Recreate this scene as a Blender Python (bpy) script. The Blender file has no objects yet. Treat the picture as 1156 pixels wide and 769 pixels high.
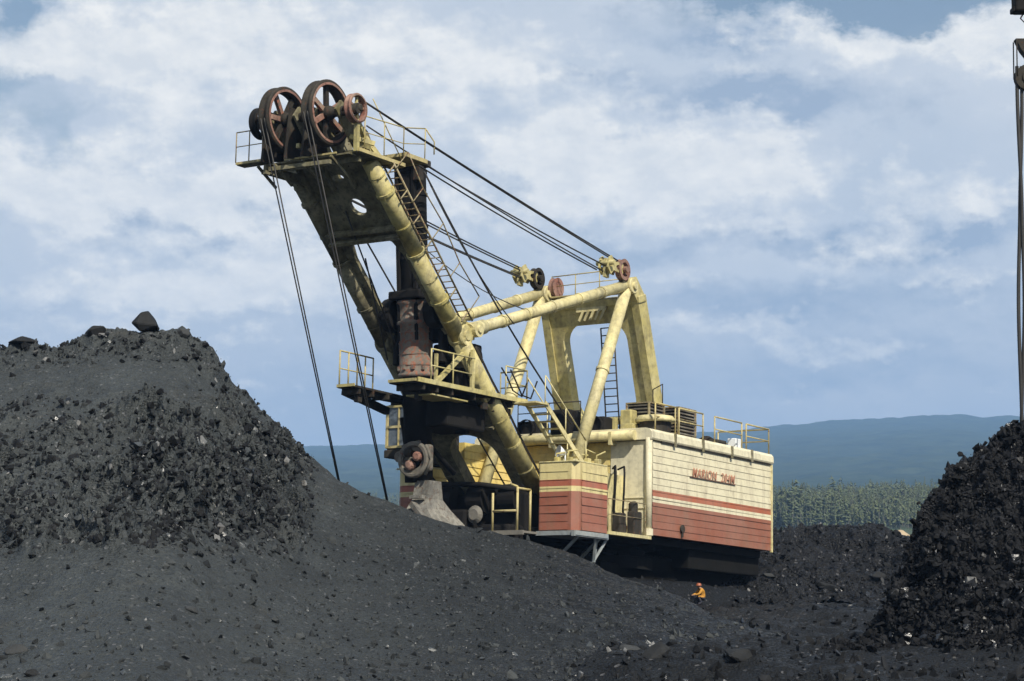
import bpy, bmesh, math, random
import numpy as np
from mathutils import Vector, Matrix, Euler

random.seed(7)
rng = np.random.default_rng(11)
sc = bpy.context.scene
C = sc.collection

# ------------------------------------------------------------------ camera
F, HY = 2430.0, 640.0                      # focal length and eye level of the 1156 px wide photograph
PITCH = math.atan((HY - 384.5) / F)
FW = np.array([0, math.cos(PITCH), math.sin(PITCH)])
UP = np.array([0, -math.sin(PITCH), math.cos(PITCH)])
RT = np.array([1.0, 0, 0])
cam_d = bpy.data.cameras.new('camera')
cam_d.sensor_width = 36
cam_d.lens = F / 1156 * 36
cam_d.clip_start = 0.5
cam_d.clip_end = 60000
cam = bpy.data.objects.new('camera', cam_d)
C.objects.link(cam)
cam.location = (0, 0, 0)
cam.rotation_euler = (math.pi / 2 + PITCH, 0, 0)
sc.camera = cam


def ray(x, y):
    return FW + RT * (x - 578) / F - UP * (y - 384.5) / F


def at(x, y, depth):
    d = ray(x, y)
    return d * (depth / d[1])


# ------------------------------------------------------------------ materials
def new_mat(name):
    m = bpy.data.materials.new(name)
    m.use_nodes = True
    nt = m.node_tree
    for n in list(nt.nodes):
        nt.nodes.remove(n)
    out = nt.nodes.new('ShaderNodeOutputMaterial')
    b = nt.nodes.new('ShaderNodeBsdfPrincipled')
    nt.links.new(b.outputs[0], out.inputs[0])
    return m, nt, b


def nd(nt, kind, ins=None, **kw):
    n = nt.nodes.new(kind)
    for k, v in kw.items():
        setattr(n, k, v)
    if ins:
        for k, v in ins.items():
            s = n.inputs[k]
            if hasattr(v, 'links') or isinstance(v, bpy.types.NodeSocket):
                nt.links.new(v, s)
            else:
                s.default_value = v
    return n


def noise(nt, vec, scale, detail=4, rough=0.55, stretch=None, dist=0.0):
    if stretch:
        mp = nd(nt, 'ShaderNodeMapping', {'Vector': vec})
        mp.inputs['Scale'].default_value = stretch
        vec = mp.outputs[0]
    return nd(nt, 'ShaderNodeTexNoise', {'Vector': vec, 'Scale': scale, 'Detail': detail, 'Roughness': rough,
                                         'Distortion': dist}).outputs[0]


def ramp(nt, fac, a, b, ca=(0, 0, 0, 1), cb=(1, 1, 1, 1)):
    r = nd(nt, 'ShaderNodeValToRGB', {'Fac': fac})
    e = r.color_ramp.elements
    e[0].position, e[1].position = a, b
    e[0].color, e[1].color = ca, cb
    return r.outputs[0]


def mix(nt, fac, a, b):
    n = nd(nt, 'ShaderNodeMix', data_type='RGBA')
    for idx, v in ((0, fac), (6, a), (7, b)):
        if isinstance(v, bpy.types.NodeSocket):
            nt.links.new(v, n.inputs[idx])
        else:
            n.inputs[idx].default_value = (*v, 1) if isinstance(v, tuple) and len(v) == 3 else v
    return n.outputs[2]


def math_n(nt, op, a, b=None, c=None, clamp=False):
    n = nt.nodes.new('ShaderNodeMath')
    n.operation = op
    n.use_clamp = clamp
    for i, v in enumerate((a, b, c)):
        if v is None:
            continue
        if isinstance(v, bpy.types.NodeSocket):
            nt.links.new(v, n.inputs[i])
        else:
            n.inputs[i].default_value = v
    return n.outputs[0]


def coords(nt):
    return nd(nt, 'ShaderNodeTexCoord').outputs['Object']


def weather(nt, b, vec, base, dirt=(.09, .075, .05), rust=(.16, .07, .035), amount=.5, rust_amt=.62, rough=.6, fade=.28):
    """worn paint: mottled fade, drip streaks and rust spots of their own shape"""
    fd = ramp(nt, noise(nt, vec, 1.1, 5, .6), .3, .72)
    c = mix(nt, fd, base, mix(nt, fade, base, (.75, .7, .55)))
    streak = ramp(nt, noise(nt, vec, 2.6, 4, .6, stretch=(1, 1, .13)), .48, .8)
    streak = math_n(nt, 'MULTIPLY', streak, amount)
    c = mix(nt, streak, c, dirt)
    blot = math_n(nt, 'MULTIPLY', ramp(nt, noise(nt, vec, 4.5, 7, .68), .46, .72), amount * .9)
    c = mix(nt, blot, c, dirt)
    spots = ramp(nt, noise(nt, vec, 7, 8, .7), rust_amt, rust_amt + .07)
    c = mix(nt, spots, c, rust)
    nt.links.new(c, b.inputs['Base Color'])
    rr = math_n(nt, 'MULTIPLY_ADD', noise(nt, vec, 5, 4), .3, rough - .15)
    nt.links.new(rr, b.inputs['Roughness'])
    bp = nd(nt, 'ShaderNodeBump', {'Strength': .35, 'Distance': .02, 'Height': noise(nt, vec, 14, 5, .6)})
    nt.links.new(bp.outputs[0], b.inputs['Normal'])
    return c


def paint(name, base, **kw):
    m, nt, b = new_mat(name)
    weather(nt, b, coords(nt), base, **kw)
    return m


def stripes(name, top, red, z_a, z_b, z_c, bottom_red, **kw):
    """cream over red with one cream band, painted by height on the panel"""
    m, nt, b = new_mat(name)
    v = coords(nt)
    z = nd(nt, 'ShaderNodeSeparateXYZ', {'Vector': v}).outputs[2]
    lt_a = math_n(nt, 'LESS_THAN', z, z_a)
    lt_b = math_n(nt, 'LESS_THAN', z, z_b)
    lt_c = math_n(nt, 'LESS_THAN', z, z_c)
    c = mix(nt, lt_a, top, red)
    c = mix(nt, lt_b, c, top)
    c = mix(nt, lt_c, c, bottom_red)
    fade = ramp(nt, noise(nt, v, .9, 5, .6), .3, .75)
    c = mix(nt, math_n(nt, 'MULTIPLY', fade, .16), c, (.55, .5, .42))
    streak = math_n(nt, 'MULTIPLY', ramp(nt, noise(nt, v, 3.4, 5, .65, stretch=(1, 1, .09)), .5, .74), kw.get('amount', .3))
    c = mix(nt, streak, c, (.17, .11, .065))
    rim = math_n(nt, 'MULTIPLY', ramp(nt, noise(nt, v, 1.6, 6, .7, stretch=(1, 1, .5)), .52, .7), .35)
    c = mix(nt, rim, c, (.2, .15, .1))
    grime = math_n(nt, 'MULTIPLY', ramp(nt, noise(nt, v, 3.2, 7, .66), .5, .75), .32)
    c = mix(nt, grime, c, (.11, .08, .06))
    nt.links.new(c, b.inputs['Base Color'])
    b.inputs['Roughness'].default_value = .6
    bp = nd(nt, 'ShaderNodeBump', {'Strength': .4, 'Distance': .02, 'Height': noise(nt, v, 8, 5, .6)})
    nt.links.new(bp.outputs[0], b.inputs['Normal'])
    return m


CREAM = (.70, .64, .44)
M = {}
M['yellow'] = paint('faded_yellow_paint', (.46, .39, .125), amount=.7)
M['grimy_shade'] = paint('greasy_shaded_yellow_paint', (.14, .122, .056), dirt=(.025, .021, .016), rust=(.06, .035, .02), amount=.8, rust_amt=.6, rough=.75)  # greasy paint, darkened further for the shade on the boom's underside
M['cream'] = paint('cream_paint', CREAM, amount=.35, rust_amt=.66)
M['creamyel'] = paint('warm_cream_paint', (.60, .52, .24), amount=.6, rust_amt=.66)
M['siding_yellow'] = paint('yellow_siding_paint', (.66, .50, .12), amount=.35, rust_amt=.68)
M['rail'] = paint('yellow_rail_paint', (.46, .37, .13), amount=.5, rust_amt=.6)
M['black'] = paint('greasy_black_steel', (.007, .0065, .007), dirt=(.014, .012, .01), rust=(.03, .018, .012), amount=.5, rough=.75, rust_amt=.64, fade=.015)
M['shade_black'] = paint('shade_black_steel', (.004, .004, .004), dirt=(.008, .007, .006), rust=(.012, .008, .006), amount=.5, rough=.9, rust_amt=.66, fade=.01)  # undercarriage steel with the house's shadow put into its near-black colour
M['dark'] = paint('dark_steel', (.026, .022, .018), dirt=(.01, .009, .008), rust=(.09, .04, .022), amount=.6, rust_amt=.58, rough=.7, fade=.05)
M['rust'] = paint('rusty_steel', (.17, .085, .055), dirt=(.05, .04, .035), rust=(.28, .1, .06), amount=.7, rust_amt=.52, rough=.75)
M['redrust'] = paint('red_primer_steel', (.22, .075, .05), dirt=(.04, .03, .025), rust=(.1, .045, .03), amount=.7, rust_amt=.55, rough=.7)
M['grey'] = paint('dusty_grey_steel', (.12, .112, .1), dirt=(.08, .07, .06), rust=(.16, .1, .07), amount=.5, rust_amt=.62, rough=.8)
M['wheel'] = paint('dusty_brown_steel', (.075, .066, .055), dirt=(.02, .018, .016), rust=(.14, .07, .05), amount=.7, rust_amt=.56, rough=.8)
M['ladder'] = paint('worn_ladder_paint', (.25, .2, .09), dirt=(.04, .03, .02), amount=.8, rust_amt=.52)
M['drum'] = paint('rusty_drum_steel', (.13, .105, .085), dirt=(.05, .042, .035), rust=(.24, .095, .055), amount=.7, rust_amt=.5, rough=.8)
M['linkgrey'] = paint('mud_caked_grey_steel', (.13, .125, .115), dirt=(.03, .028, .026), rust=(.1, .07, .05), amount=.9, rust_amt=.55, rough=.85)
M['louvre'] = paint('brown_louvre_steel', (.03, .021, .014), dirt=(.012, .01, .008), amount=.6, rust_amt=.6)
M['steelblue'] = paint('dusty_blue_grey_steel', (.24, .28, .3), dirt=(.1, .09, .08), amount=.5)
M['rope'] = paint('greased_wire_rope', (.018, .016, .015), dirt=(.01, .009, .008), amount=.3, rust_amt=.7, fade=.03)
M['letter'] = paint('orange_red_sign_paint', (.44, .15, .075), dirt=(.3, .17, .1), amount=.6, rust_amt=.64)
M['white'] = paint('white_sheet_steel', (.7, .74, .8), amount=.15, rust_amt=.75)

for k_ in ('black', 'shade_black', 'grimy_shade', 'dark'):
    M[k_].node_tree.nodes['Principled BSDF'].inputs['Specular IOR Level'].default_value = .15


def glass():
    m, nt, b = new_mat('dusty_cab_glass')
    v = coords(nt)
    c = mix(nt, ramp(nt, noise(nt, v, 3, 4), .35, .7), (.05, .06, .07), (.16, .19, .22))
    nt.links.new(c, b.inputs['Base Color'])
    b.inputs['Roughness'].default_value = .18
    return m


M['glass'] = glass()


def dusty(nt, v):
    """the grey dust thins out towards the freshly dug coal at the right"""
    x = nd(nt, 'ShaderNodeSeparateXYZ', {'Vector': v}).outputs[0]
    n = math_n(nt, 'MULTIPLY', math_n(nt, 'SUBTRACT', noise(nt, v, .22, 7, .65), .5), 9.0)
    return math_n(nt, 'MULTIPLY', ramp(nt, math_n(nt, 'MULTIPLY_ADD', math_n(nt, 'ADD', x, n), .05, .5), .10, .62), .93)


def coal(name, a, c2, tint, sparkle=.32, tint_amt=.5, bump=.5, cells=9.0, dust=False):
    m, nt, b = new_mat(name)
    v = nd(nt, 'ShaderNodeNewGeometry').outputs['Position']
    n1 = ramp(nt, noise(nt, v, .55, 7, .65), .3, .7)
    c = mix(nt, n1, a, c2)
    n2 = ramp(nt, noise(nt, v, 7, 6, .75), .35, .68)
    c = mix(nt, math_n(nt, 'MULTIPLY', n2, .5), c, tuple(x * 1.7 for x in c2))
    n3 = ramp(nt, noise(nt, v, .8, 6, .7, stretch=(.5, .5, 2.2)), .55, .78)
    c = mix(nt, math_n(nt, 'MULTIPLY', n3, tint_amt), c, tint)
    if dust:
        sl_ = ramp(nt, noise(nt, v, 1.1, 6, .65, stretch=(1.0, .16, .16)), .35, .7)
        c = mix(nt, math_n(nt, 'MULTIPLY', sl_, .38), c, tuple(q * .75 for q in a))
        c = mix(nt, dusty(nt, v), c, (.0066, .0072, .0085))
    cell = nd(nt, 'ShaderNodeTexVoronoi', {'Vector': v, 'Scale': cells, 'Randomness': 1.0})
    hue = nd(nt, 'ShaderNodeSeparateColor', {'Color': cell.outputs['Color']}).outputs[0]
    dark = math_n(nt, 'MULTIPLY', ramp(nt, hue, .0, .35, (1, 1, 1, 1), (0, 0, 0, 1)), .55)
    c = mix(nt, dark, c, tuple(x * .4 for x in a))
    pale = ramp(nt, hue, .978, .985)
    c = mix(nt, math_n(nt, 'MULTIPLY', pale, .35), c, (.2, .2, .21))
    nt.links.new(c, b.inputs['Base Color'])
    rr = ramp(nt, hue, .3, .9, (sparkle, sparkle, sparkle, 1), (.85, .85, .85, 1))
    nt.links.new(rr, b.inputs['Roughness'])
    b.inputs['Specular IOR Level'].default_value = .16
    h = math_n(nt, 'ADD', noise(nt, v, 4, 9, .72), math_n(nt, 'MULTIPLY', cell.outputs['Distance'], .9))
    bp = nd(nt, 'ShaderNodeBump', {'Strength': bump, 'Distance': 1.2 / cells, 'Height': h})
    nt.links.new(bp.outputs[0], b.inputs['Normal'])
    return m


M['coal_grey'] = coal('dusty_grey_coal', (.0245, .0275, .0285), (.048, .0535, .054), (.066, .058, .045), .36, .45, .6, 17.0, True)
M['coal_black'] = coal('fresh_black_coal', (.005, .0052, .006), (.011, .0115, .0135), (.016, .016, .018), .28, .3, .8, 16.0)
M['coal_mid'] = coal('broken_dark_coal', (.0045, .005, .006), (.011, .0115, .0135), (.016, .0155, .0155), .34, .35, .6, 11.0)


def chunk_mat(name, lo, hi, rough, single=False):
    m, nt, b = new_mat(name)
    g = nd(nt, 'ShaderNodeNewGeometry')
    v = g.outputs['Position']
    isl = g.outputs['Random Per Island'] if not single else noise(nt, v, 1.3, 5, .6)
    c = mix(nt, ramp(nt, isl, .0, .8), lo, hi)
    c = mix(nt, ramp(nt, isl, .984, .988), c, (.19, .185, .175)) if not single else c  # sparkle on a few lumps is put in as pale colour
    c = mix(nt, math_n(nt, 'MULTIPLY', ramp(nt, noise(nt, v, 6, 5, .7), .4, .7), .5), c, lo)
    nt.links.new(c, b.inputs['Base Color'])
    shiny = ramp(nt, isl, .90, .93)
    nt.links.new(mix(nt, shiny, (.75, .75, .75), (rough, rough, rough)), b.inputs['Roughness'])
    nt.links.new(mix(nt, shiny, (.18, .18, .18), (.6, .6, .6)), b.inputs['Specular IOR Level'])
    bp = nd(nt, 'ShaderNodeBump', {'Strength': .4, 'Distance': .05, 'Height': noise(nt, v, 9, 6, .7)})
    nt.links.new(bp.outputs[0], b.inputs['Normal'])
    return m


M['chunk'] = chunk_mat('coal_lumps', (.013, .0145, .0155), (.055, .06, .061), .25)
M['chunk_mid'] = chunk_mat('dark_coal_lumps', (.004, .0044, .005), (.015, .016, .018), .25)
M['chunk_dark'] = chunk_mat('black_coal_lumps', (.0038, .004, .0047), (.012, .0125, .0145), .2)
M['slab'] = chunk_mat('grey_rock', (.02, .021, .021), (.055, .057, .058), .6, True)
M['lump'] = chunk_mat('dark_rock', (.006, .0065, .007), (.026, .027, .028), .5, True)


# ------------------------------------------------------------------ mesh builder
class MB:
    def __init__(s):
        s.v, s.f, s.sm = [], [], []

    def add(s, verts, faces, smooth=False):
        o = len(s.v)
        s.v += [tuple(map(float, p)) for p in verts]
        s.f += [tuple(i + o for i in f) for f in faces]
        s.sm += [smooth] * len(faces)
        return s

    def tube(s, pts, r, n=10, cap=True, r2=None):
        pts = [np.array(p, float) for p in pts]
        rings = []
        prev = None
        for i, p in enumerate(pts):
            a = pts[max(i - 1, 0)]
            b = pts[min(i + 1, len(pts) - 1)]
            d = b - a
            d /= np.linalg.norm(d)
            ref = np.array([0, 0, 1.0]) if abs(d[2]) < .9 else np.array([1.0, 0, 0])
            if prev is not None:
                ref = prev
            u = ref - d * (ref @ d)
            u /= np.linalg.norm(u)
            prev = u
            w = np.cross(d, u)
            rr = r if r2 is None else r + (r2 - r) * i / (len(pts) - 1)
            rings.append([p + rr * (math.cos(2 * math.pi * k / n) * u + math.sin(2 * math.pi * k / n) * w) for k in range(n)])
        V = [q for g in rings for q in g]
        fs = []
        for i in range(len(pts) - 1):
            for k in range(n):
                k2 = (k + 1) % n
                fs.append((i * n + k, i * n + k2, (i + 1) * n + k2, (i + 1) * n + k))
        s.add(V, fs, n > 4)
        if cap:
            o = len(s.v) - len(V)
            s.f += [tuple(o + k for k in reversed(range(n))), tuple(o + (len(pts) - 1) * n + k for k in range(n))]
            s.sm += [False, False]
        return s

    def box(s, c, size, ax=None, bev=0.0):
        c = np.array(c, float)
        A = np.eye(3) if ax is None else np.array([np.array(a, float) / np.linalg.norm(a) for a in ax])
        h = np.array(size, float) / 2
        b = min(bev, *(h * .9)) if bev else 0
        if not b:
            V = [c + A.T @ (h * np.array([x, y, z])) for x in (-1, 1) for y in (-1, 1) for z in (-1, 1)]
            return s.add(V, [(0, 1, 3, 2), (4, 6, 7, 5), (0, 4, 5, 1), (2, 3, 7, 6), (0, 2, 6, 4), (1, 5, 7, 3)])
        bm = bmesh.new()
        bmesh.ops.create_cube(bm, size=1)
        for v in bm.verts:
            v.co = Vector([v.co[i] * 2 * h[i] for i in range(3)])
        bmesh.ops.bevel(bm, geom=bm.edges[:], offset=b, segments=2, affect='EDGES', profile=.5)
        bm.verts.ensure_lookup_table()
        V = [c + A.T @ np.array(v.co) for v in bm.verts]
        fs = [tuple(v.index for v in f.verts) for f in bm.faces]
        bm.verts.index_update()
        fs = [tuple(v.index for v in f.verts) for f in bm.faces]
        bm.free()
        return s.add(V, fs)

    def beam(s, a, b, w, h, up=(0, 0, 1)):
        a, b = np.array(a, float), np.array(b, float)
        d = b - a
        L = np.linalg.norm(d)
        d /= L
        u = np.array(up, float)
        if abs(u @ d) > .97:
            u = np.array([1.0, 0, 0])
        u = u - d * (u @ d)
        u /= np.linalg.norm(u)
        return s.box((a + b) / 2, (L, w, h), (d, np.cross(u, d), u))

    def lathe(s, c, axis, prof, n=32, smooth=True, closed=False):
        """prof: list of (radius, along axis)"""
        c = np.array(c, float)
        a = np.array(axis, float)
        a /= np.linalg.norm(a)
        ref = np.array([0, 0, 1.0]) if abs(a[2]) < .9 else np.array([1.0, 0, 0])
        u = ref - a * (ref @ a)
        u /= np.linalg.norm(u)
        w = np.cross(a, u)
        V = [c + a * h + r * (math.cos(2 * math.pi * k / n) * u + math.sin(2 * math.pi * k / n) * w) for r, h in prof for k in range(n)]
        fs = []
        m = len(prof)
        for i in range(m if closed else m - 1):
            j = (i + 1) % m
            for k in range(n):
                k2 = (k + 1) % n
                fs.append((i * n + k, j * n + k, j * n + k2, i * n + k2))
        return s.add(V, fs, smooth)

    def plate(s, outline, hole_list, origin, ex, ey, en, thick):
        """flat plate with holes, cut with bmesh fill, then given thickness"""
        bm = bmesh.new()
        edges = []
        for loop in [outline] + hole_list:
            vs = [bm.verts.new((p[0], p[1], 0)) for p in loop]
            edges += [bm.edges.new((vs[i], vs[(i + 1) % len(vs)])) for i in range(len(vs))]
        bmesh.ops.triangle_fill(bm, edges=edges, use_beauty=True, use_dissolve=False)
        bm.verts.index_update()
        fl = [[v.index for v in f.verts] for f in bm.faces]
        vv = [np.array(v.co) for v in bm.verts]
        be = [(e.verts[0].index, e.verts[1].index) for e in bm.edges if len(e.link_faces) == 1]
        bm.free()
        o, ex, ey, en = (np.array(q, float) for q in (origin, ex, ey, en))
        P = lambda q, k: o + ex * q[0] + ey * q[1] + en * k
        n = len(vv)
        V = [P(q, thick / 2) for q in vv] + [P(q, -thick / 2) for q in vv]
        fs = [tuple(f) for f in fl] + [tuple(i + n for i in reversed(f)) for f in fl]
        fs += [(a, b, b + n, a + n) for a, b in be]
        return s.add(V, fs)

    def siding(s, a, b, z0, z1, pitch=.31, out=.035, nrm=None):
        """clapboard panel between ground points a and b (local x, y), overlapping planks"""
        a, b = np.array([*a, 0.0]), np.array([*b, 0.0])
        n = np.array(nrm, float)
        k = max(1, round((z1 - z0) / pitch))
        h = (z1 - z0) / k
        for i in range(k):
            zb, zt = z0 + i * h, z0 + (i + 1) * h
            e = np.array([0, 0, 1.0])
            m = 1
            oo = [out * random.uniform(.6, 1.3) for _ in range(m + 1)]
            zz = [zb + random.uniform(-.012, .006) for _ in range(m + 1)]
            for j in range(m):
                pa, pb = a + (b - a) * j / m, a + (b - a) * (j + 1) / m
                o1, o2, za, zc_ = oo[j], oo[j + 1], zz[j], zz[j + 1]
                p = [pa + n * o1 + e * za, pb + n * o2 + e * zc_, pb + n * .004 + e * zt, pa + n * .004 + e * zt, pa + e * za, pb + e * zc_]
                s.add(p, [(0, 1, 2, 3), (4, 5, 1, 0)])
        return s

    def build(s, name, mat, parent=None, label=None):
        me = bpy.data.meshes.new(name)
        me.from_pydata(s.v, [], s.f)
        me.polygons.foreach_set('use_smooth', s.sm)
        bm = bmesh.new()
        bm.from_mesh(me)
        bmesh.ops.recalc_face_normals(bm, faces=bm.faces[:])
        bm.to_mesh(me)
        bm.free()
        me.materials.append(mat)
        me.update()
        o = bpy.data.objects.new(name, me)
        C.objects.link(o)
        if parent:
            o.parent = parent
        if label:
            o['label'] = label
        return o


def tag(o, label=None, cat=None, group=None, kind=None):
    for k, v in (('label', label), ('category', cat), ('group', group), ('kind', kind)):
        if v:
            o[k] = v
    return o


# ------------------------------------------------------------------ value noise for terrain
def _hash(ix, iy, iz, seed):
    h = (ix.astype(np.int64) * 374761393 + iy.astype(np.int64) * 668265263 + iz.astype(np.int64) * 2147483647 + seed * 974711) & 0xFFFFFFFF
    h = ((h ^ (h >> 13)) * 1274126177) & 0xFFFFFFFF
    h = ((h ^ (h >> 15)) * 2246822519) & 0xFFFFFFFF
    return ((h ^ (h >> 16)) & 0xFFFFFF) / float(0xFFFFFF)


def vnoise(x, y, z, seed=0):
    ix, iy, iz = np.floor(x), np.floor(y), np.floor(z)
    fx, fy, fz = x - ix, y - iy, z - iz
    fx, fy, fz = (q * q * (3 - 2 * q) for q in (fx, fy, fz))
    r = 0
    for dx in (0, 1):
        for dy in (0, 1):
            for dz in (0, 1):
                w = (fx if dx else 1 - fx) * (fy if dy else 1 - fy) * (fz if dz else 1 - fz)
                r = r + w * _hash(ix + dx, iy + dy, iz + dz, seed)
    return r * 2 - 1


def fbm(x, y, z, scale, octv=4, seed=0, gain=.5, ridged=False):
    a, f, t = 1.0, 1.0 / scale, 0
    for o in range(octv):
        n = vnoise(x * f + 17.3 * o, y * f + 5.1 * o, z * f, seed + o)
        t = t + a * ((1 - 2 * np.abs(n)) if ridged else n)
        a *= gain
        f *= 2.03
    return t


def sstep(a, b, x):
    t = np.clip((x - a) / (b - a), 0, 1)
    return t * t * (3 - 2 * t)


def az_el(px, py):
    d = ray(px, py)
    return math.atan2(d[0], d[1]), d[2] / math.hypot(d[0], d[1])


def az_of(px):
    return az_el(px, 600)[0]


def grid_mesh(name, X, Y, Z, mat, smooth=True):
    nr, nc = X.shape
    me = bpy.data.meshes.new(name)
    idx = np.arange(nr * nc).reshape(nr, nc)
    q = np.stack([idx[:-1, :-1], idx[:-1, 1:], idx[1:, 1:], idx[1:, :-1]], -1).reshape(-1, 4)
    co = np.stack([X, Y, Z], -1).reshape(-1, 3).astype(np.float32)
    me.vertices.add(len(co))
    me.vertices.foreach_set('co', co.ravel())
    me.loops.add(q.size)
    me.loops.foreach_set('vertex_index', q.ravel().astype(np.int32))
    me.polygons.add(len(q))
    me.polygons.foreach_set('loop_start', np.arange(0, q.size, 4, dtype=np.int32))
    me.polygons.foreach_set('loop_total', np.full(len(q), 4, dtype=np.int32))
    me.polygons.foreach_set('use_smooth', np.full(len(q), smooth))
    me.update(calc_edges=True)
    me.materials.append(mat)
    o = bpy.data.objects.new(name, me)
    C.objects.link(o)
    return o


# ------------------------------------------------------------------ machine frame
ORG = at(555, 648, 80)
th, tl, rl = (math.radians(a) for a in (33, 2.9, 1.0))
Mz = np.stack([[math.cos(th), -math.sin(th), 0], [math.sin(th), math.cos(th), 0], [0, 0, 1]], 1)
Rx = np.array([[1, 0, 0], [0, math.cos(tl), math.sin(tl)], [0, -math.sin(tl), math.cos(tl)]])
Ry = np.array([[math.cos(rl), 0, math.sin(rl)], [0, 1, 0], [-math.sin(rl), 0, math.cos(rl)]])
RM = Ry @ Rx @ Mz


def loc(px, py, X=None, Y=None, Z=None):
    d, o = RM.T @ ray(px, py), RM.T @ (-ORG)
    i, v = [(i, v) for i, v in enumerate((X, Y, Z)) if v is not None][0]
    return o + d * ((v - o[i]) / d[i])


# ------------------------------------------------------------------ ground sheet
def ground_z(x, y):
    r = np.hypot(x, y)
    az = np.arctan2(x, y)
    u = 578 + F * np.tan(az)
    z = np.interp(r, [0, 40, 60, 72, 84, 96, 112, 150, 260, 420, 620, 1200, 3000, 40000],
                  [-2.0, -2.0, -1.9, -1.6, -1.6, -1.2, -1.5, -5, -9, -2, 9, 33, 60, 60])
    z = z - 1.0 * sstep(720, 560, u) * sstep(66, 58, r)
    # the bench the machine stands on, tilted like the machine
    p = np.stack([x - ORG[0], y - ORG[1]], -1)
    lx = p @ RM[:2, 0]
    ly = p @ RM[:2, 1]
    zb = ORG[2] - .05 * ly - .015 * lx + .1
    m = sstep(1.1, .2, np.abs(lx) - 3.4) * sstep(4, 1, np.abs(ly - 5.5) - 10)
    z = z * (1 - m) + zb * m
    near = sstep(150, 100, r)
    z = z + near * (1 - .6 * m) * (.24 * fbm(x, y, 0 * x, 5, 5, 3, .55) + .12 * fbm(x, y, 0 * x, .9, 3, 9, .6))
    far = sstep(900, 2500, r)
    z = z + far * 14 * fbm(x, y, 0 * x, 900, 3, 5)
    return z


a_d = np.concatenate([np.linspace(-math.pi, -.3, 60)[:-1], np.linspace(-.3, .3, 640), np.linspace(.3, math.pi, 60)[1:]])
r_d = np.concatenate([np.linspace(4, 30, 20)[:-1], np.geomspace(30, 130, 300), np.geomspace(135, 30000, 90)])
RR, AA = np.meshgrid(r_d, a_d, indexing='ij')
GX, GY = RR * np.sin(AA), RR * np.cos(AA)


def ground_mat():
    m, nt, b = new_mat('coal_pit_floor_and_taiga')
    v = nd(nt, 'ShaderNodeNewGeometry').outputs['Position']
    dist = nd(nt, 'ShaderNodeVectorMath', {0: v}, operation='LENGTH').outputs['Value']
    c = mix(nt, ramp(nt, noise(nt, v, .5, 7, .66), .3, .7), (.0235, .0265, .0275), (.045, .050, .051))
    c = mix(nt, dusty(nt, v), c, (.0056, .0062, .0075))
    c = mix(nt, math_n(nt, 'MULTIPLY', ramp(nt, noise(nt, v, 6, 6, .75), .4, .7), .18), c, (.03, .032, .035))
    cell = nd(nt, 'ShaderNodeTexVoronoi', {'Vector': v, 'Scale': 14.0})
    hue = nd(nt, 'ShaderNodeSeparateColor', {'Color': cell.outputs['Color']}).outputs[0]
    c = mix(nt, math_n(nt, 'MULTIPLY', ramp(nt, hue, 0, .35, (1, 1, 1, 1), (0, 0, 0, 1)), .6), c, (.008, .009, .01))
    c = mix(nt, math_n(nt, 'MULTIPLY', ramp(nt, hue, .98, .985), .35), c, (.2, .2, .21))
    green = mix(nt, ramp(nt, noise(nt, v, .05, 8, .7), .3, .7), (.03, .05, .018), (.07, .085, .035))
    c = mix(nt, ramp(nt, math_n(nt, 'DIVIDE', dist, 1000.0), .18, .3), c, green)
    nt.links.new(c, b.inputs['Base Color'])
    b.inputs['Specular IOR Level'].default_value = .15
    nt.links.new(ramp(nt, hue, .2, .9, (.45, .45, .45, 1), (.9, .9, .9, 1)), b.inputs['Roughness'])
    h = math_n(nt, 'ADD', noise(nt, v, 3.5, 9, .72), math_n(nt, 'MULTIPLY', cell.outputs['Distance'], .9))
    bp = nd(nt, 'ShaderNodeBump', {'Strength': .6, 'Distance': .1, 'Height': h})
    nt.links.new(bp.outputs[0], b.inputs['Normal'])
    return m


ground = grid_mesh('ground', GX, GY, ground_z(GX, GY), ground_mat())
tag(ground, kind='structure')


# ------------------------------------------------------------------ coal heaps
def heap(name, crest, u0, u1, nu, nfront, back_n, slope, mat, rough_fn, zb=-1.9, conc=1.35, lmin=1.2, fade=22.0):
    """crest: (px, py, distance) list; a ridge of loose coal with a concave apron towards the camera"""
    cu = [c[0] for c in crest]
    ct = [az_el(c[0], c[1])[1] for c in crest]
    cr = [c[2] for c in crest]
    us = np.linspace(u0, u1, nu)
    az = np.array([az_of(q) for q in us])
    te = np.interp(us, cu, ct)
    rc = np.interp(us, cu, cr)
    zc = te * rc
    kk = np.exp(-.5 * (np.arange(-90, 91) / 34.0) ** 2)
    zs = np.convolve(np.pad(zc, 90, mode='edge'), kk / kk.sum(), 'valid')
    rs = np.convolve(np.pad(rc, 90, mode='edge'), kk / kk.sum(), 'valid')
    rc = rs
    zc = te * rc
    L = np.maximum((zs - zb) / slope, lmin)
    tf = np.concatenate([np.linspace(1, 0, nfront), -np.linspace(0, 1, back_n)[1:]])
    T, _ = np.meshgrid(tf, us, indexing='ij')
    R = np.where(T >= 0, rc - T * L, rc - T * L * .75)
    zc = zs + (zc - zs) * np.exp(-np.abs(T) * fade)
    Z = np.where(T >= 0, zb + (zc - zb) * np.power(np.clip(1 - T, 0, 1), conc), zb + (zc - zb) * (1 + T) - .15 * (T < 0) * np.minimum(-T * 8, 1))
    X, Y = R * np.sin(az), R * np.cos(az)
    V = HY - F * (Z / R)
    U = np.broadcast_to(us, X.shape)
    D = rough_fn(X, Y, Z, U, V, T)
    k = np.where(T >= 0, .62, -.4) * sstep(.0, .03, np.abs(T))
    R = R - D * k
    Z = Z + D * .78
    X, Y = R * np.sin(az), R * np.cos(az)
    o = grid_mesh(name, X, Y, Z, mat)
    return o, X, Y, Z, U, V, T


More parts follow.
